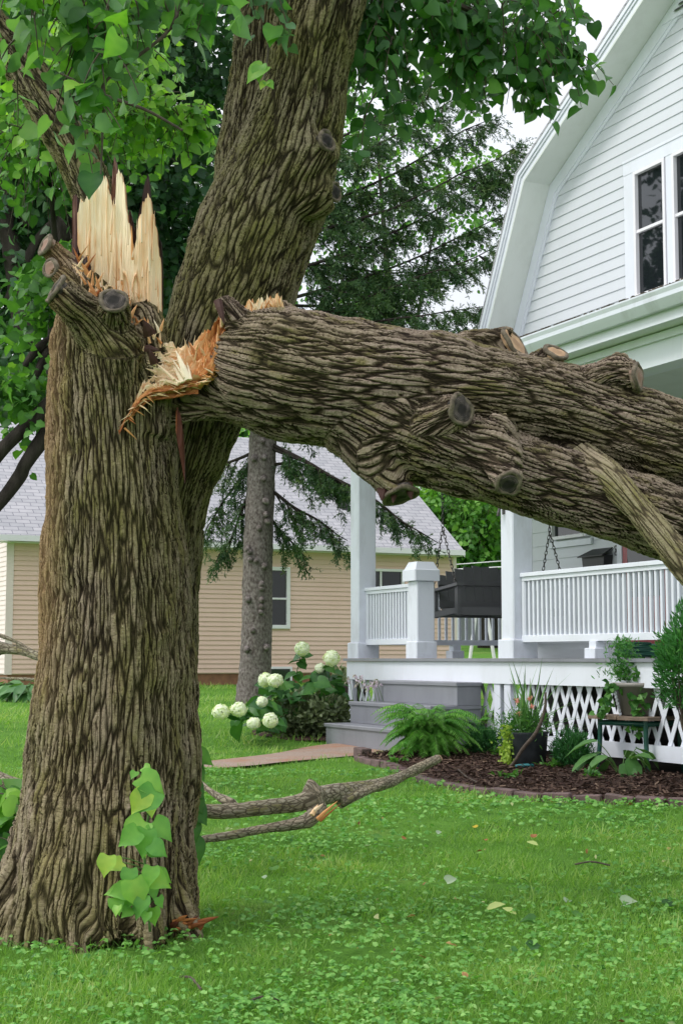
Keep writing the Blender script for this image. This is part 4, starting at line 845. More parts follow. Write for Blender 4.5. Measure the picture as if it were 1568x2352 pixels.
# porch roof, gutter, beam, ceiling
mb = MB(); mb.prism([(-.36, 3.20), (2.7, 4.30), (2.7, 4.24), (-.36, 3.14)], 0, -.6, 9.4); mb.build('porch_roof', M['shingle'], HS)
mb = MB(); mb.prism([(-.46, 3.25), (-.445, 3.25), (-.445, 3.16), (-.37, 3.15), (-.37, 3.08), (-.42, 3.08), (-.455, 3.13), (-.475, 3.16), (-.475, 3.20), (-.49, 3.235), (-.49, 3.25)], 0, -.75, 9.5)
mb.box(-.75, 9.5, -.37, -.365, 3.08, 3.24); mb.build('gutter', M['whitew'], HS)
mb = MB(); mb.box(-.70, 9.5, -.355, -.33, 2.98, 3.14); mb.build('fascia', M['white'], HS)
mb = MB(); mb.box(-.6, 9.5, -.329, -.135, 2.98, 3.0)
mb.box(-.15, 9.4, .14, 2.60, 2.96, 2.98); mb.build('porch_ceiling', M['soffit'], HS)
mb = MB(); mb.box(.2, 9.4, -.13, .13, 2.68, 2.97); mb.box(.2, .46, .135, 2.6, 2.68, 2.95); mb.box(.19, 9.4, -.165, -.133, 2.90, 2.97); mb.build('porch_beam', M['white'], HS)
mb = MB(); mb.prism([(-.3, 3.15), (2.65, 4.22), (2.65, 3.0), (-.3, 3.0)], 0, -.58, -.55); mb.build('porch_gable', M['siding'], HS)
mb = MB()
for k in range(420):
    x_ = rng.uniform(2, 9.4) if rng.uniform() < .85 else rng.uniform(-.7, 2); h_ = rng.uniform(.004, .018); w2_ = rng.uniform(.01, .05); mb.box(x_-w2_/2, x_+w2_/2, -.487, -.46, 3.2505, 3.25+h_)
o_ = mb.build('gutter_debris', M['twig'], HS); o_['kind'] = 'stuff'
# floor, fascia board
mb = MB()
for k in range(26): mb.box(.17, 9.4, -.19+k*.108, -.19+k*.108+.103, -.035, -.001, rng.uniform())
mb.build('porch_floor', M['greypaint'], HS)
mb = MB(); mb.box(.20, 9.4, -.15, -.11, -.27, -.038); mb.box(.20, .24, -.105, 2.6, -.27, -.038); mb.build('skirt_board', M['white'], HS)
# posts
def post(x, y, w_, z1, name='porch_post', base=.31, bh=.2, m='whitew'):
    mb = MB(); h_ = w_/2; b = base/2; mb.bbox(x-b, x+b, y-b, y+b, .0, bh, .01); mb.bbox(x-h_, x+h_, y-h_, y+h_, bh+.001, z1, .012); return mb
pm_ = post(.38, .0, .25, 2.68); pm_.bbox(.22, .54, -.16, .16, 2.60, 2.675, .01); pm_.build('porch_post', M['whitew'], HS)
pm_ = post(4.15, .0, .25, 2.68); pm_.bbox(3.99, 4.31, -.16, .16, 2.60, 2.675, .01); pm_.build('porch_post', M['whitew'], HS)
pm_ = post(8.05, .0, .27, 2.68); pm_.build('porch_post', M['whitew'], HS)
mb = post(1.97, 0, .24, .92, bh=.2, base=.28); mb.bbox(1.80, 2.14, -.17, .17, .921, 1.06, .012)
mb.add([(1.82, -.15, 1.061), (2.12, -.15, 1.061), (2.12, .15, 1.061), (1.82, .15, 1.061), (1.86, -.11, 1.15), (2.08, -.11, 1.15), (2.08, .11, 1.15), (1.86, .11, 1.15)], [(0, 1, 5, 4), (1, 2, 6, 5), (2, 3, 7, 6), (3, 0, 4, 7), (4, 5, 6, 7)])
pp = mb.build('stair_pillar', M['whitew'], HS)
def railing(x0, x1, y0, y1, n_, foot=(), top=.90, bot=.17, mat='white'):
    """rails and square balusters between two ends"""
    ax = abs(x1-x0) > abs(y1-y0); mb = MB()
    def bx(a0, a1, w_, z0, z1):
        if ax: mb.bbox(a0, a1, y0-w_, y0+w_, z0, z1, .005)
        else: mb.bbox(x0-w_, x0+w_, a0, a1, z0, z1, .005)
    A, B = (x0, x1) if ax else (y0, y1)
    bx(A, B, .05, top-.04, top); bx(A, B, .03, top-.085, top-.041); bx(A, B, .035, bot, bot+.07); rl = mb.build('railing', M[mat], HS)
    mb = MB(); st_ = (B-A)/n_
    for k in range(n_): bx(A+(k+.5)*st_-.017, A+(k+.5)*st_+.017, .018, bot+.071, top-.086)
    bx(A, A+.05, .028, bot+.071, top-.086); bx(B-.05, B, .028, bot+.071, top-.086)
    b_ = mb.build('balusters', M[mat], None); b_.parent = rl
    for f in foot:
        mb = MB()
        if ax: mb.bbox(f-.06, f+.06, y0-.055, y0+.055, .1, bot-.001, .004); mb.bbox(f-.09, f+.09, y0-.09, y0+.09, 0, .1, .006)
        else: mb.bbox(x0-.055, x0+.055, f-.06, f+.06, .1, bot-.001, .004); mb.bbox(x0-.09, x0+.09, f-.09, f+.09, 0, .1, .006)
        q = mb.build('foot_block', M['whitew'], None); q.parent = rl
railing(.51, 1.845, 0, 0, 17); railing(4.28, 7.9, 0, 0, 43, foot=(5.62, 6.9)); railing(.38, .38, .14, 2.6, 24, foot=(1.35,), mat='whitew')
# lattice
def lattice(x0, x1, z0, z1, y, parent):
    mb = MB(); th = .006; hgt = z1-z0; run = .24*hgt/.51; wv = .028
    for layer, sg in ((0, 1), (1, -1)):
        x = x0-run
        while x < x1+run:
            a, b = (x, x+run*sg) if sg > 0 else (x, x-run); pts = [(a-wv, z0), (a+wv, z0), (b+wv, z1), (b-wv, z1)]
            # clip in x
            P_ = pts
            for lim, keep in ((x0, 1), (x1, -1)):
                Q = []
                for i in range(len(P_)):
                    p0, p1 = P_[i-1], P_[i]; i0, i1 = keep*(p0[0]-lim) >= 0, keep*(p1[0]-lim) >= 0
                    if i0 != i1: t = (lim-p0[0])/(p1[0]-p0[0]); Q.append((lim, p0[1]+(p1[1]-p0[1])*t))
                    if i1: Q.append(p1)
                P_ = Q
                if len(P_) < 3: break
            if len(P_) >= 3: mb.prism(P_, 1, y+layer*.008, y+layer*.008+th)
            x += .18*rng.uniform(.85, 1.12)
    return mb.build('lattice', M['white'], parent)
lattice(.42, 1.82, -.80, -.27, -.08, HS); lattice(2.0, 3.8, -.80, -.27, -.08, HS); lattice(4.2, 9.2, -.80, -.27, -.08, HS)
mb = MB(); mb.box(.3, 1.82, -.12, -.085, -1.0, -.80); mb.build('bottom_board', M['white'], HS); mb = MB(); mb.box(4.2, 9.3, -.12, -.085, -.93, -.785); mb.build('bottom_board', M['white'], HS)
mb = MB()
for a in (1.9, 3.93, 4.14, .27): mb = MB(); mb.bbox(a-.06, a+.07, -.135, -.07, -1.02, -.272, .004); mb.build('lattice_post', M['whitew'], HS)
# steps
ST = MB()
for i, (za, q) in enumerate(((-.26, .32), (-.51, .64), (-.76, .96))):
    ST.box(1.62, 3.63, -.13-q, -.155, -1.12 if i == 2 else za-.248, za-.04); ST.bbox(1.60, 3.65, -.13-q-.02, -.13-q+.30, za-.038, za, .006); ST.box(1.605, 3.645, -.13-q+.302, -.156, za-.0385, za-.001)
ST.build('front_steps', M['greypaint'], HS)
# door
mb = MB(); mb.box(2.30, 2.40, 2.60, 2.66, 0, 2.2); mb.box(3.36, 3.46, 2.60, 2.66, 0, 2.2); mb.box(2.30, 3.46, 2.60, 2.66, 2.2, 2.32); mb.build('door_casing', M['white'], HS)
mb = MB(); mb.box(2.41, 3.35, 2.61, 2.65, 0.02, 2.19); dr = mb.build('door', M['red'], HS)
mb = MB(); mb.box(2.52, 3.24, 2.60, 2.609, .75, 2.05); q = mb.build('pane', M['glass'], None); q.parent = dr
mb = MB(); mb.tube([(2.47, 2.56, 1.0), (2.47, 2.54, 1.02), (2.47, 2.54, 1.1), (2.47, 2.57, 1.12)], .01, 6); q = mb.build('handle', M['steel'], None); q.parent = dr
window(.85, 1.6, 1.62, 2.6, 2.63, HS, M['vinyl']); mb = MB(); mb.box(.72, 1.73, 2.60, 2.635, 1.47, 1.55); mb.build('window_sill', M['white'], HS)
window(4.7, 6.3, .9, 2.3, 2.63, HS, M['vinyl'], vert=5.5)
# hook bracket on the post
BK = empty('flag_bracket', H(4.1, -.13, 1.62), HR); tag(BK, 'small metal flag bracket on the tall porch post', 'bracket')
mb = MB(); mb.tube([(0, 0, 0), (0, -.05, -.02), (0, -.07, -.1)], .016, 8); mb.box(-.03, .03, -.0, .012, -.08, .05); mb.build('socket', M['steel'], BK)
# mailbox
MBX = empty('mailbox', H(1.93, 2.5, 1.0), HR); tag(MBX, 'black wall mailbox with sloped lid beside the red door', 'mailbox')
mb = MB(); mb.prism([(-.21, .0), (.2, .0), (.24, .3), (-.26, .3)], 1, .0, .13); mb.build('box', M['black'], MBX)
mb = MB(); mb.add([(-.29, -.05, .30), (.27, -.05, .30), (.24, .13, .40), (-.2, .13, .40), (-.29, -.05, .285), (.27, -.05, .285), (.24, .13, .385), (-.2, .13, .385)], [(0, 1, 2, 3), (4, 7, 6, 5), (0, 4, 5, 1), (1, 5, 6, 2), (2, 6, 7, 3), (3, 7, 4, 0)]); mb.build('lid', M['black'], MBX)
HN = empty('wall_ornament', H(2.27, 2.63, 1.35), HR); tag(HN, 'small black scroll ornament beside the door frame', 'ornament')
mb = MB(); a_ = np.linspace(0, 2*pi, 22); mb.tube(np.stack([.025*np.sin(2*a_), a_*0-.02, .06*np.cos(a_)], 1), .007, 6); mb.build('scroll', M['black'], HN)
# porch swing: bench along the porch depth, seat facing the door side
SWL = 1.45
sd0 = min(np.linspace(.1, 1.6, 151), key=lambda d_: abs(hloc(1028, 1400, d_)[0]-hloc(1257, 1400, d_+SWL)[0])); ss0 = hloc(1028, 1400, sd0)[0]; print('swing', sd0, ss0)
SZ = hloc(1100, 1400, sd0)[1]+.04
SW = empty('porch_swing', H(ss0, sd0+SWL/2, SZ), HR); tag(SW, 'charcoal wooden porch swing with arched slat back hung on chains', 'porch swing')
HL_ = SWL/2; NS = 11
for k in range(NS):
    mb = MB(); y0_ = -HL_+.03+k*(SWL-.06)/NS; w_s = (SWL-.06)/NS; t = (k-(NS-1)/2)/((NS-1)/2); zt = .42+.13*(1-t*t)
    V = [(-.23, y0_+.003, .0), (-.23, y0_+w_s-.003, .0), (-.33, y0_+w_s-.003, zt), (-.33, y0_+.003, zt+(.012 if t < 0 else -.012))]
    V = V+[(a_-.02, b_, c_) for a_, b_, c_ in V]; mb.add(V, [(0, 1, 2, 3), (7, 6, 5, 4), (0, 4, 5, 1), (1, 5, 6, 2), (2, 6, 7, 3), (3, 7, 4, 0)]); mb.build('back_slat', M['darkswing'], SW)
mb = MB(); mb.box(-.262, -.228, -HL_+.02, HL_-.02, .02, .10); mb.box(-.30, -.268, -HL_+.02, HL_-.02, .30, .36); mb.build('back_rail', M['darkswing'], SW)
mb = MB()
for k in range(5): mb.box(-.22+k*.098, -.22+k*.098+.09, -HL_+.03, HL_-.03, -.02, .0)
mb.build('seat', M['darkswing'], SW)
mb = MB(); mb.box(.272, .305, -HL_, HL_, -.09, .005); mb.box(-.26, -.23, -HL_, HL_, -.11, -.022)
for y_ in (-HL_+.02, -.02, HL_-.06): mb.box(-.229, .271, y_, y_+.04, -.10, -.022)
mb.build('seat_frame', M['darkswing'], SW)
for sy in (-1, 1):
    y0_, y1_ = sorted((sy*(HL_+.002), sy*(HL_+.045))); mb = MB(); mb.prism([(-.36, .20), (-.36, .235), (.36, .30), (.36, .265)], 1, y0_-.03, y1_+.03); mb.prism([(-.31, -.12), (-.24, -.12), (-.24, .205), (-.31, .20)], 1, y0_, y1_); mb.prism([(.26, -.09), (.33, -.09), (.33, .26), (.26, .255)], 1, y0_-.003, y1_-.003)
    mb.prism([(-.24, -.11), (.26, -.07), (.26, .0), (-.24, -.04)], 1, y0_, y1_-.004); mb.build('armrest', M['darkswing'], SW)
def chain(A, B, par):
    A = np.array(A, float); B = np.array(B, float); L = np.linalg.norm(B-A); d = (B-A)/L; n_ = int(L/.05); x = norm(np.cross(d, [0.3, 1, 0])); y = np.cross(d, x); mb = MB(); a = np.linspace(0, 2*pi, 9)[:-1]
    for k in range(n_):
        c_ = A+d*(k+.5)*L/n_; s1 = x if k % 2 else y; ring = np.array([c_+d*.034*cos(t)+s1*.016*sin(t) for t in np.append(a, a[0])]); mb.tube(ring, .0055, 4, cap=False)
    return mb.build('chain', M['steel'], par)
for sy in (-1, 1):
    yy_ = sy*(HL_+.055); chain((-.28, yy_, .22), (-.02, yy_, 1.0), SW); chain((.30, yy_, .29), (-.02, yy_, 1.0), SW); chain((-.02, yy_, 1.0), (-.02, yy_, 2.95-SZ), SW)
# green scroll ornament / coiled hose by the door seen under the rail
a_ = np.linspace(0, 10*pi, 160); hz_ = hloc(1462, 1498, .7); HZ = empty('garden_hose', H(hz_[0], .7, .0), HR); tag(HZ, 'coiled dark green garden hose on the porch floor under the railing', 'hose')
mb = MB(); mb.tube(np.stack([.26*np.cos(a_)*(1-.01*a_/3), .2*np.sin(a_), .02+a_*.004+.01*np.sin(a_*1.7)], 1), .014, 6); mb.build('coil', M['green_plastic'], HZ, smooth=True)

# ------------------------------------------------------------------ tan neighbour house (local x along its front, y toward its back)
TC = np.array([-6.76, 31, .62]); TR = math.atan2(e2[1], e2[0]); TH_ = empty('tan_house', TC, TR); tag(TH_, 'tan vinyl sided bungalow with grey shingle roof behind the lawn', 'house')
def tloc(u, v):
    r = ray(u, v); nn_ = np.array([-e1[0], -e1[1], 0]); t = np.dot(TC-CP, nn_)/np.dot(r, nn_); p = CP+r*t; return float(np.dot(p-TC, e2)), float(p[2]-TC[2])
wx = [tloc(617, 1310), tloc(657, 1440)]; w2 = [tloc(857, 1312), tloc(921, 1352)]
print('tan windows', wx, w2, tloc(655, 1550), tloc(787, 1205))
h1 = (wx[0][0]-.45, wx[1][0], wx[1][1], wx[0][1]); h2 = (w2[0][0]-.35, w2[1][0], w2[1][1], w2[0][1])
mb = MB(); clap(mb, lambda z: .0, lambda z: 10.35, .32, 3.05, .1, 0, .02, holes=[(h1[0]-.08, h1[1]+.08, h1[2]-.06, h1[3]+.06), (h2[0]-.08, h2[1]+.08, h2[2]-.06, h2[3]+.06)]); mb.box(0.01, 10.34, .005, .1, .3, 3.05); mb.box(10.25, 10.35, .1, 8, .3, 3.05); mb.build('wall', M['tan'], TH_)
gw = MB()
z = .32
while z < 6.0:
    yy = 8-max(0, (z-3.05)/.7); y0_ = max(0, (z-3.05)/.72)
    gw.add([(-.018, y0_, z), (-.018, 8-y0_, z), (-.004, 8-y0_-.07*(z > 3), z+.1), (-.004, y0_+.07*(z > 3), z+.1), (.0, y0_, z), (.0, 8-y0_, z)], [(1, 0, 3, 2), (0, 1, 5, 4)]); z += .1
gw.prism([(0, .3), (8, .3), (8, 3.05), (4, 5.9), (0, 3.05)], 0, .002, .1); gw.build('side_wall', M['tan2'], TH_)
for q in ((-.06, .09, -.03, -.016), (-.035, -.02, -.0, .1), (10.3, 10.39, -.03, -.0)): mb = MB(); mb.box(*q, .3, 3.0); mb.build('corner_trim', M['tan2'], TH_)
mb = MB(); mb.box(.03, 10.3, .02, .2, -.3, .3); mb.box(.03, .2, .2, 7.9, -.3, .3); mb.build('foundation', M['found'], TH_)
mb = MB(); mb.prism([(-.32, 3.02), (4.1, 6.0), (8.5, 3.02), (8.5, 3.12), (4.1, 6.1), (-.32, 3.12)], 0, -.32, 10.42); mb.build('roof', M['shingle'], TH_)
mb = MB(); mb.box(-.3, 10.42, -.40, -.325, 2.99, 3.11); mb.box(-.3, 10.4, -.3, -.02, 2.97, 2.985)
mb.prism([(-.33, 2.93), (4.1, 5.92), (4.1, 6.04), (-.33, 3.06)], 0, -.36, -.325); mb.prism([(-.33, 2.96), (4.1, 5.95), (4.1, 6.07), (-.33, 3.08)], 0, 10.422, 10.45); mb.build('gutter', M['vinyl'], TH_)
window(h1[0], h1[1], h1[2]+.04, h1[3], 0, TH_, M['vinyl'], .08, rail=(h1[2]+h1[3])/2)
window(h2[0], h2[1], h2[2], h2[3], 0, TH_, M['vinyl'], .06, vert=(h2[0]+h2[1])/2)
vx = tloc(640, 1560)[0]; mb = MB(); mb.box(vx-.25, vx+.3, -.05, .0, .02, .45); bw = mb.build('basement_vent', M['vinyl'], TH_); mb = MB(); mb.box(vx-.2, vx+.25, -.056, -.051, .07, .4); q = mb.build('pane', M['glass'], None); q.parent = bw
# window on the left gable side
mb = MB(); mb.box(-.06, -.02, 1.0, 2.2, 1.1, 2.5); wl = mb.build('side_window', M['vinyl'], TH_); mb = MB(); mb.box(-.075, -.061, 1.12, 2.08, 1.2, 2.4); q = mb.build('pane', M['glass'], None); q.parent = wl
# roof vent pipe
py_ = 1.25; pxp = 0
for xx in np.linspace(0, 10.4, 400):
    p_ = TC+e2*xx-e1*py_; uu_ = 784+3500*p_[0]/(p_[1]*cos(TH)+(p_[2]+3.9-CAMZ)*sin(TH))
    if abs(uu_-787) < 2: pxp = xx
mb = MB(); zr = 3.12+(py_+.32)*.674
mb.tube([(pxp, py_, zr-.1), (pxp, py_, zr+.08), (pxp, py_, zr+.10), (pxp, py_, zr+.33), (pxp, py_, zr+.34), (pxp, py_, zr+.38)], [.17, .13, .085, .085, .12, .12], 12); mb.build('roof_pipe', M['black'], TH_)

# ------------------------------------------------------------------ background trees
def bigtree(name, label, u_, Y, r0, toppt, blobs, per, size, mat, tpl=HEART4, twl=.7, bark='bark_dark', leafn=8, tintb=.4, group=None, limbs=(), spread=.7, light=.25, foot=None, path=None):
    base = GP(u_, Y) if foot is None else foot; t = empty(name, base); tag(t, label, 'tree', group)
    mb = MB(); top = W(*toppt, Y); P_ = spl(np.array([base-[0, 0, .1], base*.7+top*.3+[.08, 0, 0], base*.35+top*.65-[.1, 0, 0], top]), 8); 
    if path: P_ = spl(np.array([base-[0, 0, .1]]+[W(a_, b_, Y) for a_, b_ in path]), 6)
    mb.tube(P_, np.linspace(r0, r0*.4, len(P_)), 14)
    mb.build('trunk', M[bark], t, world=True, smooth=True); lb = MB()
    for b in blobs:
        e_ = W(b[0], b[1], b[2]); s_ = P_[min(len(P_)-1, max(3, int(len(P_)*rng.uniform(.45, .95))))]; m_ = (s_+e_)/2+np.array([0, 0, .1]); q = spl(np.array([s_, m_, e_]), 5); lb.tube(q, np.linspace(r0*.35, r0*.06, len(q)), 7)
    for L_ in limbs:
        q, r_ = px(L_, 6); lb.tube(q, r_, 10)
    lb.build('limbs', M[bark], t, world=True, smooth=True)
    twigs(blobs, per, leafn, size, mat, t, tpl, M['twig'], .7, spread, twl, tintb, 'crown', 'twigs', light, .006, 120); return t
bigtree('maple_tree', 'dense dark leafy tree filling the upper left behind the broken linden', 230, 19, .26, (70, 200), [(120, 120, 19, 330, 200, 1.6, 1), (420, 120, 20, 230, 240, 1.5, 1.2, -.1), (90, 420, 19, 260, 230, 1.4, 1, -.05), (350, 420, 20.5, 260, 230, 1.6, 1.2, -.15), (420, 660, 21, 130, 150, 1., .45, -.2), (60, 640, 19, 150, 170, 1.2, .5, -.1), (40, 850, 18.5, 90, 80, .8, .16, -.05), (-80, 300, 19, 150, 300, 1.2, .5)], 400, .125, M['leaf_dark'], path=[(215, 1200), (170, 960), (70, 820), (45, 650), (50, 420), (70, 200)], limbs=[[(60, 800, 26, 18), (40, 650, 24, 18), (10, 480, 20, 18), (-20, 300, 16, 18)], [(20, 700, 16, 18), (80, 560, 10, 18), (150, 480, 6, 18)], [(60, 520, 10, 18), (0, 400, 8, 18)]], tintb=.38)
bigtree('leafy_tree', 'bright green tree just behind the broken trunk with low dark limbs at the left', 200, 13, .2, (150, 500), [(110, 330, 12, 120, 70, .6, .4, .0), (220, 200, 12, 150, 90, .7, .3, .1), (60, 930, 12.5, 55, 30, .4, .1, .0), (25, 890, 12.5, 40, 60, .4, .12, -.1), (150, 700, 13, 90, 110, .5, .35, -.1)], 300, .095, M['leaf_bg'], limbs=[[(230, 820, 26, 12.5), (110, 935, 21, 12.3), (55, 985, 17, 12.2), (0, 1040, 16, 12.1), (-80, 1150, 14, 12)], [(230, 850, 24, 12.5), (110, 995, 20, 12.3), (60, 1065, 16, 12.2), (45, 1095, 17, 12.2), (0, 1155, 15, 12.1), (-70, 1230, 14, 12)], [(230, 640, 12, 12.5), (110, 430, 8, 12.4), (30, 350, 5, 12.3)]])
bigtree('shade_tree', 'broad green tree seen through the porch behind the swing', 1120, 52, .4, (1120, 1200), [(1070, 1220, 50, 130, 120, 2.5, 1), (1180, 1180, 52, 130, 140, 2.5, .8), (1010, 1160, 50, 70, 60, 1.5, .3, .1)], 620, .20, M['leaf_bg'], twl=1.6, tintb=.5)
bigtree('maple_tree', 'pale green leafy tree showing between the spruce branches', 880, 40, .3, (900, 700), [(860, 680, 40, 90, 60, 2, .25, .1), (830, 950, 40, 140, 120, 2, .6, .15), (1010, 450, 42, 180, 170, 2, .9, .0), (760, 500, 40, 120, 260, 2, .8, -.1), (860, 260, 42, 160, 200, 2, .8, -.1), (560, 1010, 40, 60, 60, 1, .2, .2)], 120, .15, M['leaf_bg'], twl=1.2, tintb=.5)
bigtree('hedge_tree', 'distant dark trees low behind the tan house roof', -80, 60, .4, (-60, 1000), [(-40, 940, 60, 200, 60, 3, .5), (300, 960, 60, 300, 70, 3, .8), (620, 940, 62, 200, 90, 3, .6)], 300, .35, M['leaf_bg'], twl=1.8, tintb=.4)
# spruce
SP = empty('spruce_tree', GP(583, 26)); tag(SP, 'tall spruce with bare knotted trunk and drooping boughs in front of the tan house', 'tree')
tr = px([(582, 1640, 46, 26), (585, 1560, 38, 26), (590, 1450, 35, 26), (593, 1250, 34, 26), (600, 1100, 32, 26), (606, 960, 31, 26), (618, 700, 27, 26), (632, 400, 22, 26), (645, 100, 17, 26), (660, -300, 11, 26)], 14)
V, F = tube_vf(tr[0], tr[1], 40); c_ = np.repeat(tr[0], 40, 0); dn_ = norm(V-c_); V = V+dn_*(.012*vnoise(V*9)+.01*vnoise(V*24))[:, None]
npmesh('trunk', V, F, M['bark_spruce'], SP, smooth=True, world=True)
mb = MB()
for k in range(26):
    mb = MB(); v_ = rng.uniform(980, 1500); i = np.argmin(abs(np.linspace(1640, 960, 60)-v_)); Yk = 26-.30; u_ = 596-(v_-1100)*.02+rng.uniform(-24, 24); r_ = .26; P0 = W(u_, v_, 26-.2); P1 = W(u_+(u_-596)*.15, v_+3, 26-.30); mb.tube([P0, (P0+P1)/2, P1], [.07, .05, .035], 8)
    mb.build('branch_stub', M['bark_spruce'], SP, world=True, smooth=True)
def bough(P_, r0, side_n, L0, parts, lim, droop=.5):
    """a limb with side shoots; every shoot carries short twiglets, every twiglet its needles"""
    P_ = spl(np.array(P_), 10); P_ = P_+np.stack([vnoise(P_*1.5+k_*7.) for k_ in range(3)], 1)*.12*np.linspace(0, 1, len(P_))[:, None]; T, A, B = frames(P_); lim.tube(P_, np.linspace(r0, r0*.2, len(P_)), 6)
    for k in range(side_n):
        f = rng.uniform(.15, 1); i = min(len(P_)-1, int(f*(len(P_)-1))); t = T[i]; sd = norm(np.cross(t, [0, 0, 1]))*rng.choice([-1, 1]); L = L0*(1.15-f*.6)*rng.uniform(.4, 1.15)
        d = norm(t*.8+sd*rng.uniform(.2, 1)+np.array([0, 0, -droop*rng.uniform(.0, .8)])); q = [P_[i]]
        for j in range(6): d = norm(d+np.array([0, 0, -.10*droop])+rng.normal(size=3)*.08); q.append(q[-1]+d*L/6)
        q = np.array(q); ct = .12*rng.normal()
        if rng.uniform() < .6: lim.tube(q, np.linspace(.010, .003, 7), 4, cap=False)
        m_ = int(L*21)+3; tp_ = rng.uniform(.1, 1, m_)*6; i0 = np.minimum(tp_.astype(int), 5); st = q[i0]+(q[i0+1]-q[i0])*(tp_-i0)[:, None]; ax = norm(q[i0+1]-q[i0]); td = norm(ax*.7+rnd(m_)*.55+np.array([0, 0, -.35*droop])); tl = rng.uniform(.08, .24, m_)
        nn_ = 16; u_ = rng.uniform(0, 1, (m_, nn_)); pos = (st[:, None]+td[:, None]*(tl[:, None]*u_)[..., None]).reshape(-1, 3); dirs = np.repeat(td, nn_, 0); c_ = len(pos)
        parts.append(scatter(NEED, pos, dirs*.8+rnd(c_)*.5, rnd(c_), rng.uniform(.035, .07, c_), .42+ct+np.repeat(.1*rng.normal(size=m_), nn_)+.1*rng.normal(size=c_)))
parts = []; lim = MB()
BG = [ # (start v, end u, end v, sag, depth offset, sprays)
 (1020, 470, 1210, 10, .4, 24), (1080, 500, 1270, 10, .3, 18), (1070, 780, 1110, -25, -.3, 18), (1110, 800, 1230, 10, -.3, 26), (1150, 690, 1280, 10, .3, 12), (1020, 900, 1180, -10, -1.2, 34), (1010, 1010, 1250, -10, -1.6, 30), (990, 860, 1000, -20, .5, 24), (1030, 430, 1080, 10, .3, 20),
 (900, 1060, 1120, -30, -1.8, 40), (880, 860, 800, -30, 0, 40), (860, 1080, 760, -20, -.6, 46), (800, 1120, 700, -10, -.8, 60), (760, 1150, 560, 10, -.4, 64), (700, 1150, 500, 20, .2, 60), (640, 1180, 380, 30, .4, 70), (560, 1190, 330, 30, .2, 70), (520, 1130, 260, 20, .8, 60), (430, 1100, 200, 20, .4, 56), (380, 1000, 180, 10, 1.2, 44), (600, 1010, 640, -10, 1.2, 40), (700, 960, 720, -10, 1.2, 30), (480, 980, 420, 0, 1.5, 36), (820, 1000, 620, 20, 1.4, 36),
 (900, 400, 830, 0, -.3, 40), (800, 380, 620, -10, -.3, 60), (700, 400, 520, -20, -.2, 60), (620, 380, 400, -20, -.2, 60), (560, 420, 300, -20, -.4, 46), (460, 440, 200, -10, -.4, 40), (650, 360, 700, 0, .4, 40), (500, 330, 480, 0, .4, 40)]
for (v0, u1, v1, sag, dy, ns) in BG:
    u0 = 606+(960-v0)*.04; A_ = W(u0, v0, 26); B_ = W(u1, v1, 26+dy); m_ = (A_+B_)/2+np.array([0, dy*.1, -sag*26/3500]); bough([A_, m_, B_], .035, int(ns*(1.3 if v0 < 960 else 1)), .9, parts, lim, 1.0)
lim.build('boughs', M['bark_dark'], SP, world=True); soup('needles', parts, M['needle'], SP)

# ------------------------------------------------------------------ plants by the porch
def fern(loc, rad, nf, label, h=.4, tint=.45, par=None):
    t = empty('fern', loc); tag(t, label, 'fern'); P = []; D = []; Nn = []; S = []; T = []; mb = MB()
    for k in range(nf):
        a = rng.uniform(0, 2*pi); L = rad*rng.uniform(.65, 1.25); up_ = rng.uniform(-.1, 2.6); q = [np.array(loc)+[0, 0, h*.25]]; d = norm(np.array([cos(a)*.42, sin(a)*.42, up_]))
        for j in range(14): d = norm(d+np.array([cos(a)*.05, sin(a)*.05, -.05-.017*j])); q.append(q[-1]+d*L/14*1.9*(1+.25*max(0, up_-1)))
        q = spl(np.array(q), 2); mb.tube(q, np.linspace(.004, .0015, len(q)), 4, cap=False); ct = rng.normal()*.12; n_ = len(q)
        for j in range(3, n_):
            dd = q[j]-q[j-1]; sd = norm(np.cross(dd, [0, 0, 1])+1e-6); f = j/n_; w_ = .062*sin(pi*min(1, f*.9+.12))**.7+.012
            for s_ in (-1, 1): P.append(q[j]); D.append(sd*s_+norm(dd)*.35+np.array([0, 0, -.25])+rng.normal(size=3)*.06); Nn.append((0, 0, 1)+rng.normal(size=3)*.15); S.append(w_*rng.uniform(.85, 1.15)); T.append(tint+ct+.3*f*.4+rng.normal()*.06)
    tp = leaf_tpl([(0, .10, 0), (.5, .13, 0), (1, .02, 0)], .1, .3)
    soup('fronds', [scatter(tp, np.array(P), np.array(D), np.array(Nn), np.array(S), np.array(T))], M['fern'], t); mb.build('stems', M['stem'], t, world=True); return t
fl = G(990, 1752); fern((fl[0], fl[1]+.28, fl[2]+.02), .28, 240, 'large lush green fern spreading beside the grey porch steps', .5, .62)
fern((G(1085, 1735)[0], G(1085, 1735)[1]+.4, G(1085, 1735)[2]), .3, 30, 'low spreading fern frond clump right of the large fern', .2, .5)
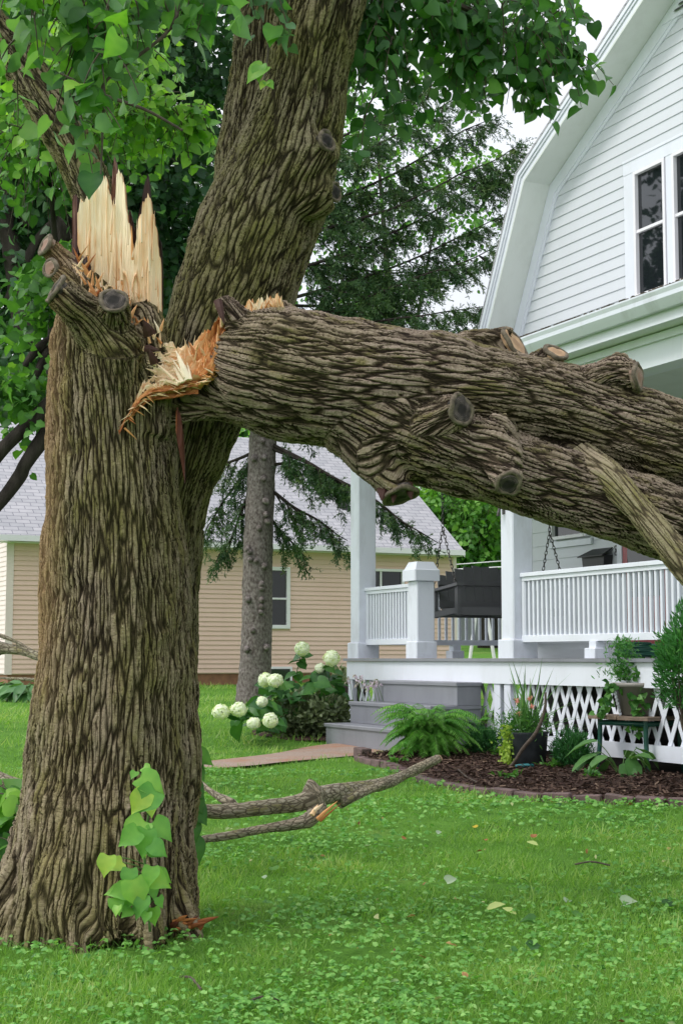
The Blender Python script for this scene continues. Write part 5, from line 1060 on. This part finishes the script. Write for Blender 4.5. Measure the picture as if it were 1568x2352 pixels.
def shrub(name, label, cat, loc, rx, ry, rz, n_, size, mat, tpl, tint=.45, stemn=14, up_=.4, flat=0.3, clump=5, ctr=.5):
    loc = np.array(loc, float); t = empty(name, loc); tag(t, label, cat); mb = MB(); c_ = loc+[0, 0, rz*ctr*1.9]; cen = []
    for k in range(stemn):
        e_ = c_+norm(rng.normal(size=3))*np.array([rx, ry, rz])*.75; e_[2] = max(e_[2], loc[2]+.05); q = spl(np.array([loc+rng.normal(size=3)*[.03, .03, 0], (loc+e_)/2+rng.normal(size=3)*.03, e_]), 4); mb.tube(q, np.linspace(.012, .003, len(q)), 5, cap=False)
    mb.build('stems', M['twig'], t, world=True)
    o_ = norm(rnd(n_)); rr = rng.uniform(0, 1, n_)**.38; lum = 1+.22*vnoise(o_*2.3+loc*3)+.1*vnoise(o_*6); P = c_+o_*rr[:, None]*lum[:, None]*np.array([rx, ry, rz]); ok = P[:, 2] > loc[2]+.01; ok &= vnoise(P*6/max(rx, .2)*.4) > -.42; P = P[ok]; o_ = o_[ok]; k = len(P)
    D = o_*.8+rnd(k)*.5+np.array([0, 0, up_]); cl = vnoise(P*5)
    soup('foliage', [scatter(tpl, P, D, rnd(k)*.7+o_+[0, 0, flat], size*rng.uniform(.6, 1.3, k), tint+.2*cl+.13*rng.normal(size=k))], mat, t); return t
q = G(735, 1700)+[-.22, .32, 0]; shrub('dark_shrub', 'low dark green bushy shrub left of the grey steps', 'shrub', (q[0]+.06, q[1]+.1, q[2]), .56, .42, .29, 3000, .07, M['shrub'], OVAL, .45, 22)
q = G(790, 1660); shrub('dark_shrub', 'upper end of the dark shrub mass against the steps beside the lattice', 'shrub', (q[0], q[1]+.3, q[2]+.1), .32, .35, .33, 1300, .07, M['shrub'], OVAL, .5, 12)
def sprig(P, n_, L, w_=.3): pass
q = G(1700, 1760); CX = (1590-784)/3500*12.7
shrub('cedar_shrub', 'bright green arborvitae shrub at the right edge in front of the railing', 'shrub', (CX, 12.7, g(0, 12.7)), .33, .38, .45, 11000, .055, M['needle_y'], NEED, .5, 34, .9, 0, ctr=1.27)
q = G(1325, 1780); shrub('juniper', 'small dark juniper between the planter and the green stand', 'shrub', (q[0], q[1]+.3, q[2]), .2, .2, .2, 5000, .04, M['needle_y'], NEED, .12, 14, .9, 0)
q = G(1115, 1745); shrub('juniper', 'small dark juniper beside the large fern', 'shrub', (q[0], q[1]+.3, q[2]), .2, .2, .16, 3500, .04, M['needle_y'], NEED, .1, 14, .9, 0)
# stump beyond the shrub
q = W(805, 1600, 21); q[2] = g(0, 21); STM = empty('wood_stump', q); tag(STM, 'dark old wooden stump behind the shrub beside the porch lattice', 'stump'); V, F = tube_vf([q, q+[0, 0, .3], q+[0, 0, .52], q+[0, 0, .56]], [.24, .21, .2, .16], 24); V += .02*np.stack([vnoise(V*8), vnoise(V*8+5), V[:, 0]*0], 1)
o_ = npmesh('wood', V, [F, np.array([[len(V)-24+i for i in range(24)]])], M['bark_dark'], STM, world=True, smooth=True)
# hydrangea
HY = empty('hydrangea', G(640, 1680)); tag(HY, 'white mophead hydrangea leaning over the lawn edge', 'flowering shrub')
heads = [(694, 1490, 17, 19.2), (762, 1512, 18, 18.8), (735, 1535, 11, 19), (610, 1562, 17, 18.2), (632, 1563, 18, 17.9), (508, 1635, 19, 17.2), (548, 1630, 19, 17.3), (583, 1662, 15, 17.1), (621, 1655, 17, 17.0), (602, 1612, 12, 17.6)]
mb = MB(); base = G(650, 1680)+[0, .5, 0]; LP = []; 
for (u_, v_, r_, Y) in heads:
    c_ = W(u_, v_, Y); k = 420; o_ = norm(rnd(k)); sc_ = np.array([1, 1, rng.uniform(.80, .98)]); Rr = r_*Y/3500*1.05; nb = 1+.16*vnoise(o_*3.2+u_)+.05*rng.normal(size=k)
    hd = soup('flower_head', [scatter(leaf_tpl([(0, .2, 0), (.5, .5, 0), (1, .2, 0)], -.1, .1), c_+o_*sc_*Rr*nb[:, None]*.93, np.cross(o_, rnd(k)), o_, .03*rng.uniform(.7, 1.2, k), .65+.25*o_[:, 2]*0+.2*rng.normal(size=k))], M['petal'], HY)
    m_ = (base+c_)/2+np.array([0, 0, .05]); q = spl(np.array([base+rng.normal(size=3)*[.15, .1, 0], m_, c_]), 6); mb.tube(q, .006, 5, cap=False)
    for f in (6, 8, 10, 11):
        if f < len(q)-1:
            for s_ in (-1, 1, 1): LP.append((q[f], np.array([s_*rng.uniform(.4, 1), rng.normal()*.5, -.25+rng.normal()*.35])))
for k in range(44):
    u_ = rng.uniform(540, 790); v_ = 1655-(u_-540)*.3+rng.uniform(-35, 30); LP.append((W(u_, v_, 18+(u_-540)/260*1.3+rng.uniform(-.2, .2)), np.array([rng.normal(), rng.normal()*.5, -.2+rng.normal()*.4])))
mb.build('stems', M['stem'], HY, world=True); k = len(LP)
soup('leaves', [scatter(HEART, np.array([a for a, _ in LP]), np.array([b for _, b in LP]), rnd(k)*.35+[0, -.5, .8], rng.uniform(.13, .21, k), .45+.18*rng.normal(size=k))], M['hyd'], HY)
# hosta flowers by the steps
HF = empty('hosta_flowers', G(850, 1640)); tag(HF, 'nodding pale lilac hosta flowers in front of the lattice by the steps', 'flowers'); LP = []; mb = MB()
for k in range(9):
    u_ = 812+k*9+rng.uniform(-4, 4); a = W(u_, 1625, 18.2); b = W(u_-10+rng.uniform(-12, 12), 1560+rng.uniform(-10, 15), 18.2); c_ = b+np.array([rng.uniform(-.06, .08), 0, -.05]); q = spl(np.array([a, b, c_]), 6); mb.tube(q, .003, 4, cap=False)
    for j in range(5, len(q)): LP += [q[j]]*2
k = len(LP); mb.build('stems', M['stem'], HF, world=True)
soup('petals', [scatter(OVAL3, np.array(LP), rnd(k)*.5+[0, 0, -.9], rnd(k), rng.uniform(.03, .055, k), rng.uniform(0, 1, k))], M['flower_lilac'], HF)
def hosta(loc, label, n_, L, mat='hosta', tint=.5, up_=.9, wmul=1.):
    loc = np.array(loc, float); t = empty('hosta', loc); tag(t, label, 'hosta'); P = []; D = []; Nn = []; S = []; T = []; mb = MB()
    for k in range(n_):
        a = rng.uniform(0, 2*pi); ln = L*rng.uniform(.6, 1.2); e_ = loc+np.array([cos(a)*ln*.6, sin(a)*ln*.5, ln*up_*rng.uniform(.4, 1)]); q = spl(np.array([loc, (loc+e_)/2+[0, 0, .05], e_]), 4); mb.tube(q, .004, 4, cap=False); P.append(e_); D.append((cos(a), sin(a)*.8, -.35+rng.normal()*.25)); Nn.append((cos(a)*.4, sin(a)*.4-.2, .9)); S.append(ln*rng.uniform(.8, 1.1)); T.append(tint+rng.normal()*.12)
    tp = leaf_tpl([(0, .05, 0), (.15, .2*wmul, .02), (.4, .27*wmul, 0), (.7, .18*wmul, 0), (1, .005, 0)], .3, .35)
    soup('leaves', [scatter(tp, np.array(P), np.array(D), np.array(Nn), np.array(S), np.array(T))], M[mat], t); mb.build('stems', M['stem'], t, world=True); return t
HB = G(1425, 1790); hosta(HB, 'pale green drooping hosta in front of the green plant stand', 15, .33, tint=.45, up_=1.15)
for i, (u_, v_) in enumerate(((5, 1602), (45, 1600), (80, 1597))): hosta(GP(u_, 27.5-i*.5), ('white edged hosta clump at the far left edge by the tan house', 'white edged hosta clump middle of three by the tan house', 'white edged hosta clump nearest the broken trunk by the tan house')[i], 60, .42, tint=.35, up_=.7)
# planter with grasses, lime vine and pink flowers
def lathe(name, loc, prof, mat, par, seg=28, sq=None):
    P_ = np.array([(loc[0], loc[1], loc[2]+z_) for _, z_ in prof]); V = []; 
    for r_, z_ in prof:
        for i in range(seg):
            a = 2*pi*i/seg; V.append((loc[0]+r_*cos(a), loc[1]+r_*sin(a), loc[2]+z_))
    F = [];
    for k in range(len(prof)-1):
        for i in range(seg): F.append((k*seg+i, k*seg+(i+1) % seg, (k+1)*seg+(i+1) % seg, (k+1)*seg+i))
    return npmesh(name, np.array(V), np.array(F), mat, par, smooth=True, world=True)
pl0 = G(1215, 1770); pl0[1] += .15; PL = empty('planter', pl0); tag(PL, 'dark planter overflowing with spiky grass, lime creeper and pink flowers', 'planter')
lathe('pot', pl0, [(.0, .0), (.17, 0), (.2, .34), (.215, .36), (.195, .36), (.18, .3), (0, .3)], M['greenstone'], PL)
mb = []; k = 34; P = pl0+rnd(k)*[.05, .05, 0]+[0, 0, .33]
tpg = leaf_tpl([(0, .012, 0), (.3, .016, 0), (.7, .010, 0), (1, .001, 0)], .3, .25)
mb.append(scatter(tpg, P, rnd(k)*[.35, .35, .1]+[.05, 0, 1], rnd(k), rng.uniform(.3, .8, k), rng.uniform(.3, .8, k)))
k = 30; mb.append(scatter(tpg, pl0+rnd(k)*.04+[0.02, 0, .34], rnd(k)*[.9, .5, .3]+[.5, 0, .5], [[0, 0, 1]]*k, rng.uniform(.4, .75, k), rng.uniform(.3, .9, k)))
soup('spiky_grass', mb, M['hosta'], PL)
k = 1500; o_ = rnd(k); P = pl0+o_*[.12, .1, .07]+[-.03, 0, .42]; soup('foliage', [scatter(NEED, P, rnd(k)+[0, 0, .5], rnd(k), rng.uniform(.03, .06, k), .6+.2*rng.normal(size=k))], M['hyd'], PL)
k = 420; tt_ = rng.uniform(0, 1, k); P = pl0+np.stack([-.20-.03*rng.normal(size=k), -.05+.06*rng.normal(size=k), .42-.40*tt_], 1); soup('lime_creeper', [scatter(HEART4, P, rnd(k)+[0, -.5, -.3], rnd(k)*.5+[0, -1, .5], rng.uniform(.022, .04, k), rng.uniform(0, 1, k))], M['lime'], PL)
for i, c_ in enumerate(((1186, 1610), (1216, 1606), (1219, 1622), (1190, 1640))):
    k = 16; c_ = W(*c_, pl0[1]-.12); soup('flower', [scatter(OVAL3, c_+rnd(k)*.008, rnd(k)+[0, 0, .3], rnd(k), rng.uniform(.025, .035, k), rng.uniform(0, 1, k))], M['flower_pink'], PL)
# green stand (old chair frame) with potted plant
sl = G(1450, 1770); SY = 14.3; s0 = GP(1458, SY); STD = empty('plant_stand', s0, HR+.25); tag(STD, 'dark green old chair with plank seat used as plant stand', 'plant stand')
seatz = (CAMZ-(1641-1512)/3500*SY)-s0[2]; print('seat h', seatz)
for (x, y, top_) in ((-.27, -.22, seatz-.03), (.27, -.22, seatz-.03), (.29, .24, seatz+.42), (-.26, .24, seatz-.03)):
    mb = MB(); q = spl(np.array([(x*1.12, y*1.1, 0), (x*1.02, y, seatz*.5), (x, y, seatz*.92), (x*.98, y, top_)]), 4); mb.tube(q, .022, 8); mb.build('leg', M['green_plastic'], STD, smooth=True)
for q in (((.27, -.22), (-.27, -.22)), ((.29, .24), (-.26, .24)), ((.27, -.22), (.29, .24)), ((-.27, -.22), (-.26, .24))): mb = MB(); mb.tube([(*q[0], seatz-.07), (*q[1], seatz-.07)], .024, 8); mb.build('seat_rail', M['green_plastic'], STD, smooth=True)
mb = MB(); mb.bbox(-.34, .0, -.31, .31, seatz-.034, seatz, .004); mb.bbox(.004, .36, -.30, .29, seatz-.036, seatz-.004, .004); mb.build('seat', simple('weathered_plank', (.26, .19, .14), (.12, .09, .07), 12, .9, .6, .01, (1, .2, 1)), STD)
p0 = np.array(s0)+[.03, -.0, seatz+.002]; POT = empty('flower_pot', p0); tag(POT, 'taupe plastic pot with trailing vine on the green plant stand', 'potted plant')
lathe('pot', p0, [(0, .002), (.18, .0), (.235, .26), (.255, .26), (.26, .30), (.24, .30), (.23, .25), (0, .25)], M['potp'], POT, 24)
# two perforated white brackets clasping the pot
for sx, nm in ((-1, 'lace_panel'), (1, 'lace_panel')):
    mb = MB(); 
    for j in range(9):
        for i in range(4):
            a0 = (pi*1.0 if sx < 0 else -.55)+(i-1.5)*.09; r_ = .185+.058*j/8+.014; z_ = .01+j*.032; c_ = np.array([r_*cos(a0), r_*sin(a0)-.02, z_]); ring = [c_+np.array([-sin(a0), cos(a0), 0])*.012*cos(t)+np.array([0, 0, 1])*.015*sin(t) for t in np.linspace(0, 2*pi, 8)]; mb.tube(ring, .006, 4, cap=False)
    mb.build(nm, M['white'], POT)
k = 900; o_ = norm(rnd(k)); P = p0+o_*(rng.uniform(.2, 1, k)**.5)[:, None]*[.30, .24, .15]+[.06, 0, .38]; soup('foliage', [scatter(HEART4, P, rnd(k)+[0, 0, .2], rnd(k)*.6+[0, -.4, .8], rng.uniform(.025, .055, k), .55+.2*rng.normal(size=k))], M['hyd'], POT)
k = 900; a = rng.uniform(0, 1, k); P = p0+np.stack([-.16+.10*rng.normal(size=k)*(1-a*.5), .08*rng.normal(size=k), .33+.38*a], 1); soup('feathery_foliage', [scatter(NEED, P, rnd(k)+[0, 0, .6], rnd(k), rng.uniform(.03, .06, k), .7+.2*rng.normal(size=k))], M['needle_y'], POT)
k = 60; tt_ = rng.uniform(0, 1, k); P = p0+np.stack([-.06+.05*rng.normal(size=k)*(1-tt_*.5)-.02*tt_, -.235+0*tt_, .24-.42*tt_], 1); soup('trailing_vine', [scatter(HEART, P, rnd(k)*.7+[0, -.3, -.6], rnd(k)*.4+[0, -1, .4], rng.uniform(.04, .075, k), .6+.2*rng.normal(size=k))], M['hyd'], POT)
k = 60; tt_ = rng.uniform(0, 1, k); P = p0+np.stack([-.28-.1*tt_+.03*rng.normal(size=k), -.1+.05*rng.normal(size=k), .3-.3*tt_], 1); soup('trailing_vine', [scatter(HEART, P, rnd(k)*.7+[-.3, -.3, -.6], rnd(k)*.4+[0, -1, .4], rng.uniform(.04, .075, k), .6+.2*rng.normal(size=k))], M['hyd'], POT)
# green hose nozzle and weeds in the bed
q = G(1190, 1775)+[0, 0, .05]; HT = empty('hand_tool', q); tag(HT, 'teal garden tool handle lying in the mulch', 'garden tool'); mb = MB(); mb.tube([q+[-.03, 0, .01], q+[0, 0, .012], q+[.1, -.02, .02], q+[.14, -.03, .02]], [.014, .02, .018, .012], 8); mb.build('handle', simple('teal_plastic', (.02, .2, .22), (.01, .1, .12), 10, .4), HT, world=True, smooth=True)
# bare arching branch in the bed
BR = empty('bare_twig', G(1125, 1790)); tag(BR, 'dark bare twig arching up from the mulch in front of the planter', 'twig'); P_, r_ = px([(1120, 1787, 3, 14.6), (1170, 1762, 3.5, 14.4), (1200, 1720, 4.5, 14.3), (1232, 1680, 4.5, 14.2), (1250, 1630, 3.5, 14.2), (1252, 1590, 2.5, 14.2)]); mb = MB(); mb.tube(P_, r_, 7); mb.build('wood', M['twig'], BR, world=True, smooth=True)
BR = empty('bare_twig', G(1060, 1800)); tag(BR, 'short thin twig lying in the mulch below the fern', 'twig'); mb = MB(); mb.tube(np.array([G(1052, 1788)+[0, 0, .08], G(1070, 1800)+[0, 0, .06], G(1098, 1815)+[0, 0, .06]]), .008, 5); mb.build('wood', M['twig'], BR, world=True)
for (u_, v_, lb) in ((905, 1765, 'green weed at the foot of the large fern'), (1145, 1745, 'low green seedling between the junipers'), (1360, 1800, 'broad leaved weed in the mulch left of the hosta'), (1165, 1800, 'small green weed in the mulch in front of the planter'), (1270, 1775, 'small green weed in the mulch right of the teal handle')):
    q = G(u_, v_); WD = empty('weed', q); tag(WD, lb, 'weed'); k = 34; soup('leaves', [scatter(OVAL, q+rnd(k)*[.05, .04, .01]+[0, 0, .07], rnd(k)+[0, 0, .5], rnd(k)*.5+[0, 0, 1], rng.uniform(.04, .08, k), .7+.15*rng.normal(size=k))], M['hyd'], WD)
# brick edging
Fp = spl(np.array(BED_F), 40); seg_ = np.concatenate([[0], np.cumsum(np.linalg.norm(np.diff(Fp, axis=0), axis=1))]); nb = int(seg_[-1]/.24)
LBL = ['single raised dark brick at the left tip of the flower bed']
for k in range(nb):
    a = (k+.5)*seg_[-1]/nb; i = np.searchsorted(seg_, a); i = min(max(i, 1), len(Fp)-1); c_ = Fp[i]; d = Fp[i]-Fp[i-1]; uu_ = 784+3500*c_[0]/c_[1]
    if uu_ > 1600: continue
    o_ = empty('edging_brick', (c_[0], c_[1], gv(c_[1])), math.atan2(d[1], d[0])+rng.normal()*.04)
    bpy.data.objects.remove(o_)
    mb = MB(); mb.bbox(-.11, .11, -.05, .05, -.03, .045+rng.uniform(-.012, .006), .008); b_ = mb.build('edging_brick', M['brick']); b_.location = (c_[0], c_[1], float(gv(c_[1]))+.015); b_.rotation_euler = (rng.normal()*.05, rng.normal()*.04, math.atan2(d[1], d[0])+rng.normal()*.05)
    tag(b_, 'dull red brick in the edging row between lawn and mulch bed', 'brick', 'edging bricks round the flower bed')
mb = MB(); mb.bbox(-.1, .1, -.06, .06, -.02, .09, .008); b_ = mb.build('loose_brick', M['brick']); b_.location = tuple(G(832, 1742)+[0, 0, .02]); b_.rotation_euler = (0, .05, HR); tag(b_, LBL[0], 'brick')

# ------------------------------------------------------------------ fallen branches
def branch(name, label, stems, mat, voxel=.008, extra=None):
    t = empty(name, (stems[0][0][0][0], stems[0][0][0][1], g(0, stems[0][0][0][1]))); tag(t, label, 'branch')
    body('wood', stems, mat, t, voxel, 3, .004, segs=16); return t
FB = branch('fallen_branch', 'long forked grey branch lying on the lawn right of the broken trunk', [
    px([(452, 1861, 15, 8.6), (520, 1864, 18, 8.7), (600, 1856, 18, 8.8), (680, 1845, 20, 8.95), (720, 1832, 24, 9.0), (800, 1815, 18, 9.3), (880, 1800, 14, 9.7), (940, 1775, 11, 10.1), (985, 1752, 10, 10.4), (1006, 1742, 9, 10.5)]),
    px([(535, 1848, 13, 8.75), (490, 1822, 9, 8.9), (440, 1783, 7, 9.1), (380, 1745, 6, 9.3)]),
    px([(724, 1830, 24, 9.0), (712, 1808, 19, 9.0), (700, 1800, 15, 9.0)]),
    px([(740, 1850, 14, 9.0), (712, 1880, 18, 8.9), (680, 1892, 14, 8.85), (600, 1905, 12, 8.7), (520, 1920, 10, 8.5), (440, 1932, 8, 8.4)]),
    px([(780, 1845, 12, 9.15), (830, 1822, 9, 9.3), (880, 1802, 8, 9.6)])], M['bark_small'])
cutface(W(1008, 1741, 10.5), (.7, -.3, .4), .022, M['cut_new'], FB, rim=False)
mb = MB()
for (a, b, wd, t) in (((728, 1882), (775, 1840), .012, .5), ((735, 1886), (782, 1846), .008, .3), ((716, 1872), (730, 1848), .015, .72), ((722, 1862), (742, 1846), .01, .85)): mb.add(*splinter(W(*a, 8.84), W(*b, 8.9), wd, t, .01))
mb.build('torn_wood', M['torn'], FB, world=True)
branch('fallen_branch', 'grey branch end lying at the left edge behind the trunk', [px([(-60, 1770, 22, 9.4), (0, 1793, 20, 9.3), (60, 1812, 17, 9.2), (130, 1830, 14, 9.1)])], M['bark_small'])
branch('fallen_branch', 'thin curved bare branch sticking in from the left edge in front of the tan house', [px([(-60, 1455, 10, 10), (0, 1485, 12, 10), (50, 1495, 11, 9.9), (90, 1508, 12, 9.8), (150, 1530, 12, 9.6)]), px([(70, 1497, 9, 9.85), (40, 1475, 5, 9.9), (-20, 1452, 5, 10)]), px([(30, 1490, 7, 9.95), (0, 1500, 5, 10), (-40, 1510, 4, 10)])], M['bark_small'])
branch('fallen_branch', 'slender twig stretched low at the left edge above the hostas', [px([(-60, 1553, 3.5, 11), (20, 1558, 3.5, 11), (60, 1560, 4, 10.8), (140, 1563, 4, 10.6)])], M['bark_small'], .006)
LB = empty('leafy_branch', G(0, 2010)); tag(LB, 'pile of fallen leafy linden branches at the lower left edge beside the trunk', 'branch')
twigs([(0, 1900, 8.0, 50, 90, .3, 1, .1), (-30, 2030, 7.6, 50, 60, .25, .6, .15), (20, 1840, 8.4, 30, 30, .2, .3, .1)], 42, 6, .1, M['leaf'], LB, HEART, M['twig'], .4, .8, .3, .5)
mb = MB()
for row in ([(-40, 1870, 5, 8), (60, 1900, 4, 8), (90, 1910, 3, 8)], [(-40, 1960, 4, 7.8), (50, 1890, 3, 7.8)], [(-40, 2060, 5, 7.5), (30, 1990, 3, 7.5)], [(-50, 1860, 9, 8.3), (60, 1862, 7, 8.3)]): mb = MB(); P_, r_ = px(row); mb.tube(P_, r_, 6); mb.build('branch', M['twig'], LB, world=True)
# ------------------------------------------------------------------ litter on the lawn
def litter(label, u_, v_, size, ang, mat, tint, tilt=.3, cup=.5, h=.03):
    q = G(u_, v_); size = size*.52; tp = leaf_tpl([(.0, .12, .02), (.04, .34, .13), (.2, .46, .06), (.42, .44, 0), (.62, .33, 0), (.8, .16, 0), (1., .01, 0)], cup, .3)
    o_ = soup('fallen_leaf', [scatter(tp, np.array([q-[0, 0, 0]])*0, np.array([[cos(ang), sin(ang), tilt*.5]]), np.array([[rng.normal()*.2, -tilt, 1.]]), size, np.array([tint]))], mat, None, world=False); o_.location = (q[0], q[1], q[2]+h); tag(o_, label, 'leaf')
M['leaf_pale'] = leafmat('pale_leaf_underside', [(.28, .38, .25), (.36, .46, .33), (.42, .5, .38)], .2, .6); M['leaf_yel'] = leafmat('yellow_leaf', [(.5, .36, .03), (.6, .45, .05)], .2, .6); M['leaf_brn'] = leafmat('brown_leaf', [(.2, .08, .03), (.32, .14, .05)], .1, .7)
for a in (('large pale upturned leaf on the lawn right of the broken trunk', 1025, 2040, .12, .2, M['leaf_pale'], .5, .9, .7), ('yellow round leaf on the lawn below the flower bed', 1092, 1912, .085, 2., M['leaf_yel'], .5, .9), ('dark curled leaf on the lawn just below the flower bed', 1285, 1862, .13, 2.6, M['leaf_dark'], .5, .6), ('small pale leaf on the lawn left of the yellow leaf', 1003, 1925, .07, .3, M['leaf_pale'], .6, .9),
          ('dark flat leaf on the lawn under the forked branch', 860, 1935, .11, .1, M['leaf_dark'], .9, .5), ('pale folded leaf on the lawn at the far right', 1430, 2092, .13, -.4, M['leaf_pale'], .6, .9, .9), ('small pale star shaped leaf left of the folded leaf', 1300, 2088, .09, 1., M['leaf_pale'], .5, .8, .8), ('dark leaf beside the pale star shaped leaf', 1320, 2120, .1, .6, M['leaf_dark'], .8, .6),
          ('dark curled leaf left of the pale yellow seed wing', 1225, 2135, .12, 3., M['leaf_dark'], .6, .5, 1.), ('dark leaf in the grass at the lower right', 1215, 2195, .12, .4, M['leaf_dark'], .4, .6), ('dark green leaf at the far right edge of the lawn', 1525, 2095, .12, .2, M['leaf_dark'], .4, .6), ('green leaf standing in the grass right of the shoot', 630, 2012, .12, 1.8, M['leaf_dark'], .9, .9), ('pale leaf lying on the lawn right of the green standing leaf', 610, 2030, .06, 2.5, M['leaf_pale'], .2, .8),
          ('rusty brown curled leaf on the lawn left of the yellow leaf', 925, 1938, .07, .8, M['leaf_brn'], .8, .6), ('rusty brown leaf on the lawn right of the yellow leaf', 1115, 1942, .07, 2., M['leaf_brn'], .9, .6), ('upright brown leaf on the lawn near a pale seed wing', 1225, 1935, .09, 1.4, M['leaf_brn'], .7, 1.5), ('grey green leaf on the lawn at lower middle', 785, 2130, .09, .2, M['leaf_dark'], .9, .6), ('green leaf on the ground at the left foot of the trunk', 75, 2155, .12, .7, M['leaf'], .6, .7, .4)):
    litter(*a)
for (u_, v_, L, a, lb) in ((1185, 2115, .09, 2.3, 'pale yellow seed wing on the lawn'), (1045+70, 2105, .12, -.8, 'thin yellow green seed wing left of the larger one'), (1235, 1953, .09, 2.6, 'small cream seed wing below the flower bed')):
    q = G(u_, v_); o_ = soup('seed_wing', [scatter(OVAL, np.zeros((1, 3)), np.array([[cos(a), sin(a)*.4, .4]]), np.array([[0, -.5, 1.]]), L*.8, np.array([.3]))], leafmat('seed_wing', [(.45, .55, .18), (.6, .62, .3)], .3, .6), None, world=False); o_.location = (q[0], q[1], q[2]+.03); tag(o_, lb, 'seed wing')
q = G(420, 2145); BP = empty('bark_piece', q); tag(BP, 'broken orange and brown bark piece on the ground right of the shoot', 'bark'); mb = MB()
for k in range(16):
    b_ = W(392+k*4.2+rng.normal()*4, 2158-k*1.8+rng.normal()*4, q[1]-.16); b_[2] = q[2]+.045+rng.uniform(0, .04); mb.add(*splinter(b_, b_+[rng.uniform(.03, .09), rng.uniform(-.03, .03), rng.uniform(.0, .035)], rng.uniform(.008, .02), rng.choice([.02, .12, .3]), .01))
mb.build('chips', M['torn'], BP, world=True)
for (a, b, lb) in (((415, 2262), (462, 2292), 'short grey twig in the near grass below the bark piece'), ((1318, 1998), (1400, 2000), 'thin grey twig on the lawn at right'), ((560, 2325), (650, 2318), 'thin brown twig lying in the near foreground')):
    A_, B_ = G(*a), G(*b); TW = empty('twig', A_); tag(TW, lb, 'twig'); mb = MB(); mb.tube(spl(np.array([A_+[0, 0, .03], (A_+B_)/2+[0, .015, .045], B_+[0, 0, .03]]), 5), .005, 6); mb.build('wood', M['twig'], TW, world=True)
k = 520; x = rng.uniform(-1.8, 2.4, k); y = rng.uniform(4.2, 12.5, k); ok = in_view(x, y)
for pl in NOGRASS: ok &= ~inpoly(x, y, pl)
ok &= rng.uniform(0, 1, k) < .35+.5*vnoise(np.stack([x*1.6, y*1.2, x*0+33], -1)); x = x[ok]; y = y[ok]; k = len(x)
M['litter'] = leafmat('leaf_litter', [(.05, .16, .05), (.20, .30, .12), (.42, .45, .22), (.40, .22, .09), (.16, .08, .04)], .15, .7)
tag(soup('leaf_litter', [scatter(OVAL, np.stack([x, y, tz(x, y)+.035], 1), rnd(k)*[1, 1, .3], rnd(k)*.5+[0, 0, 1], rng.uniform(.012, .05, k), rng.uniform(0, 1, k)**1.3)], M['litter'], world=False), 'scraps of torn leaves and bark crumbs strewn over the lawn', 'leaf litter', kind='stuff')
# ------------------------------------------------------------------ far yard behind the porch
SS = empty('swing_set', GP(1105, 44)); tag(SS, 'white A frame swing set far behind the porch', 'swing set'); s_ = np.array(GP(1105, 44))
mb = MB()
for x in (0, -2.2):
    for dx in (-.35, .35): mb.tube([s_+[x+dx, 0, 0], s_+[x+dx*.1, .2, 2.2]], .05, 8)
mb.tube([s_+[.1, .2, 2.2], s_+[-2.3, .2, 2.2]], .05, 8); mb.build('frame', M['vinyl'], SS, world=True)
for dx in (-.6, -1.5):
    mb = MB(); mb.tube([s_+[dx-.15, .2, 2.2], s_+[dx-.15, .2, .5]], .012, 5); mb.tube([s_+[dx+.15, .2, 2.2], s_+[dx+.15, .2, .5]], .012, 5); mb.box(s_[0]+dx-.2, s_[0]+dx+.2, s_[1]+.1, s_[1]+.3, s_[2]+.46, s_[2]+.52); mb.build('swing_seat', M['vinyl'], SS, world=True)
FN = empty('white_garage', GP(1080, 56)); tag(FN, 'distant white garage seen through the porch rails', 'garage'); q = np.array(GP(1080, 56)); mb = MB(); mb.box(q[0]-2, q[0]+1.2, q[1], q[1]+3, q[2], q[2]+2.2); mb.build('wall', M['vinyl'], FN, world=True)
mb = MB(); mb.prism([(q[1]-.3, q[2]+2.2), (q[1]+1.5, q[2]+3), (q[1]+3.3, q[2]+2.2)], 0, q[0]-2.3, q[0]+1.5); mb.build('roof', M['shingle'], FN, world=True)
mb = MB(); mb.box(q[0]-.4, q[0]+.6, q[1]-.05, q[1]-.01, q[2]+.1, q[2]+1.9); mb.build('door', M['greypaint'], FN, world=True)
WR = MB(); WR.tube([W(1040, 1308, 45), W(1160, 1302, 45)], .02, 5); o_ = WR.build('utility_wire', M['vinyl']); tag(o_, 'pale wire strung far behind the porch swing, lower of two', 'wire')
WR = MB(); WR.tube([W(1040, 1297, 46), W(1160, 1288, 46)], .015, 5); o_ = WR.build('utility_wire', M['vinyl']); tag(o_, 'pale wire strung far behind the porch swing, upper of two', 'wire')
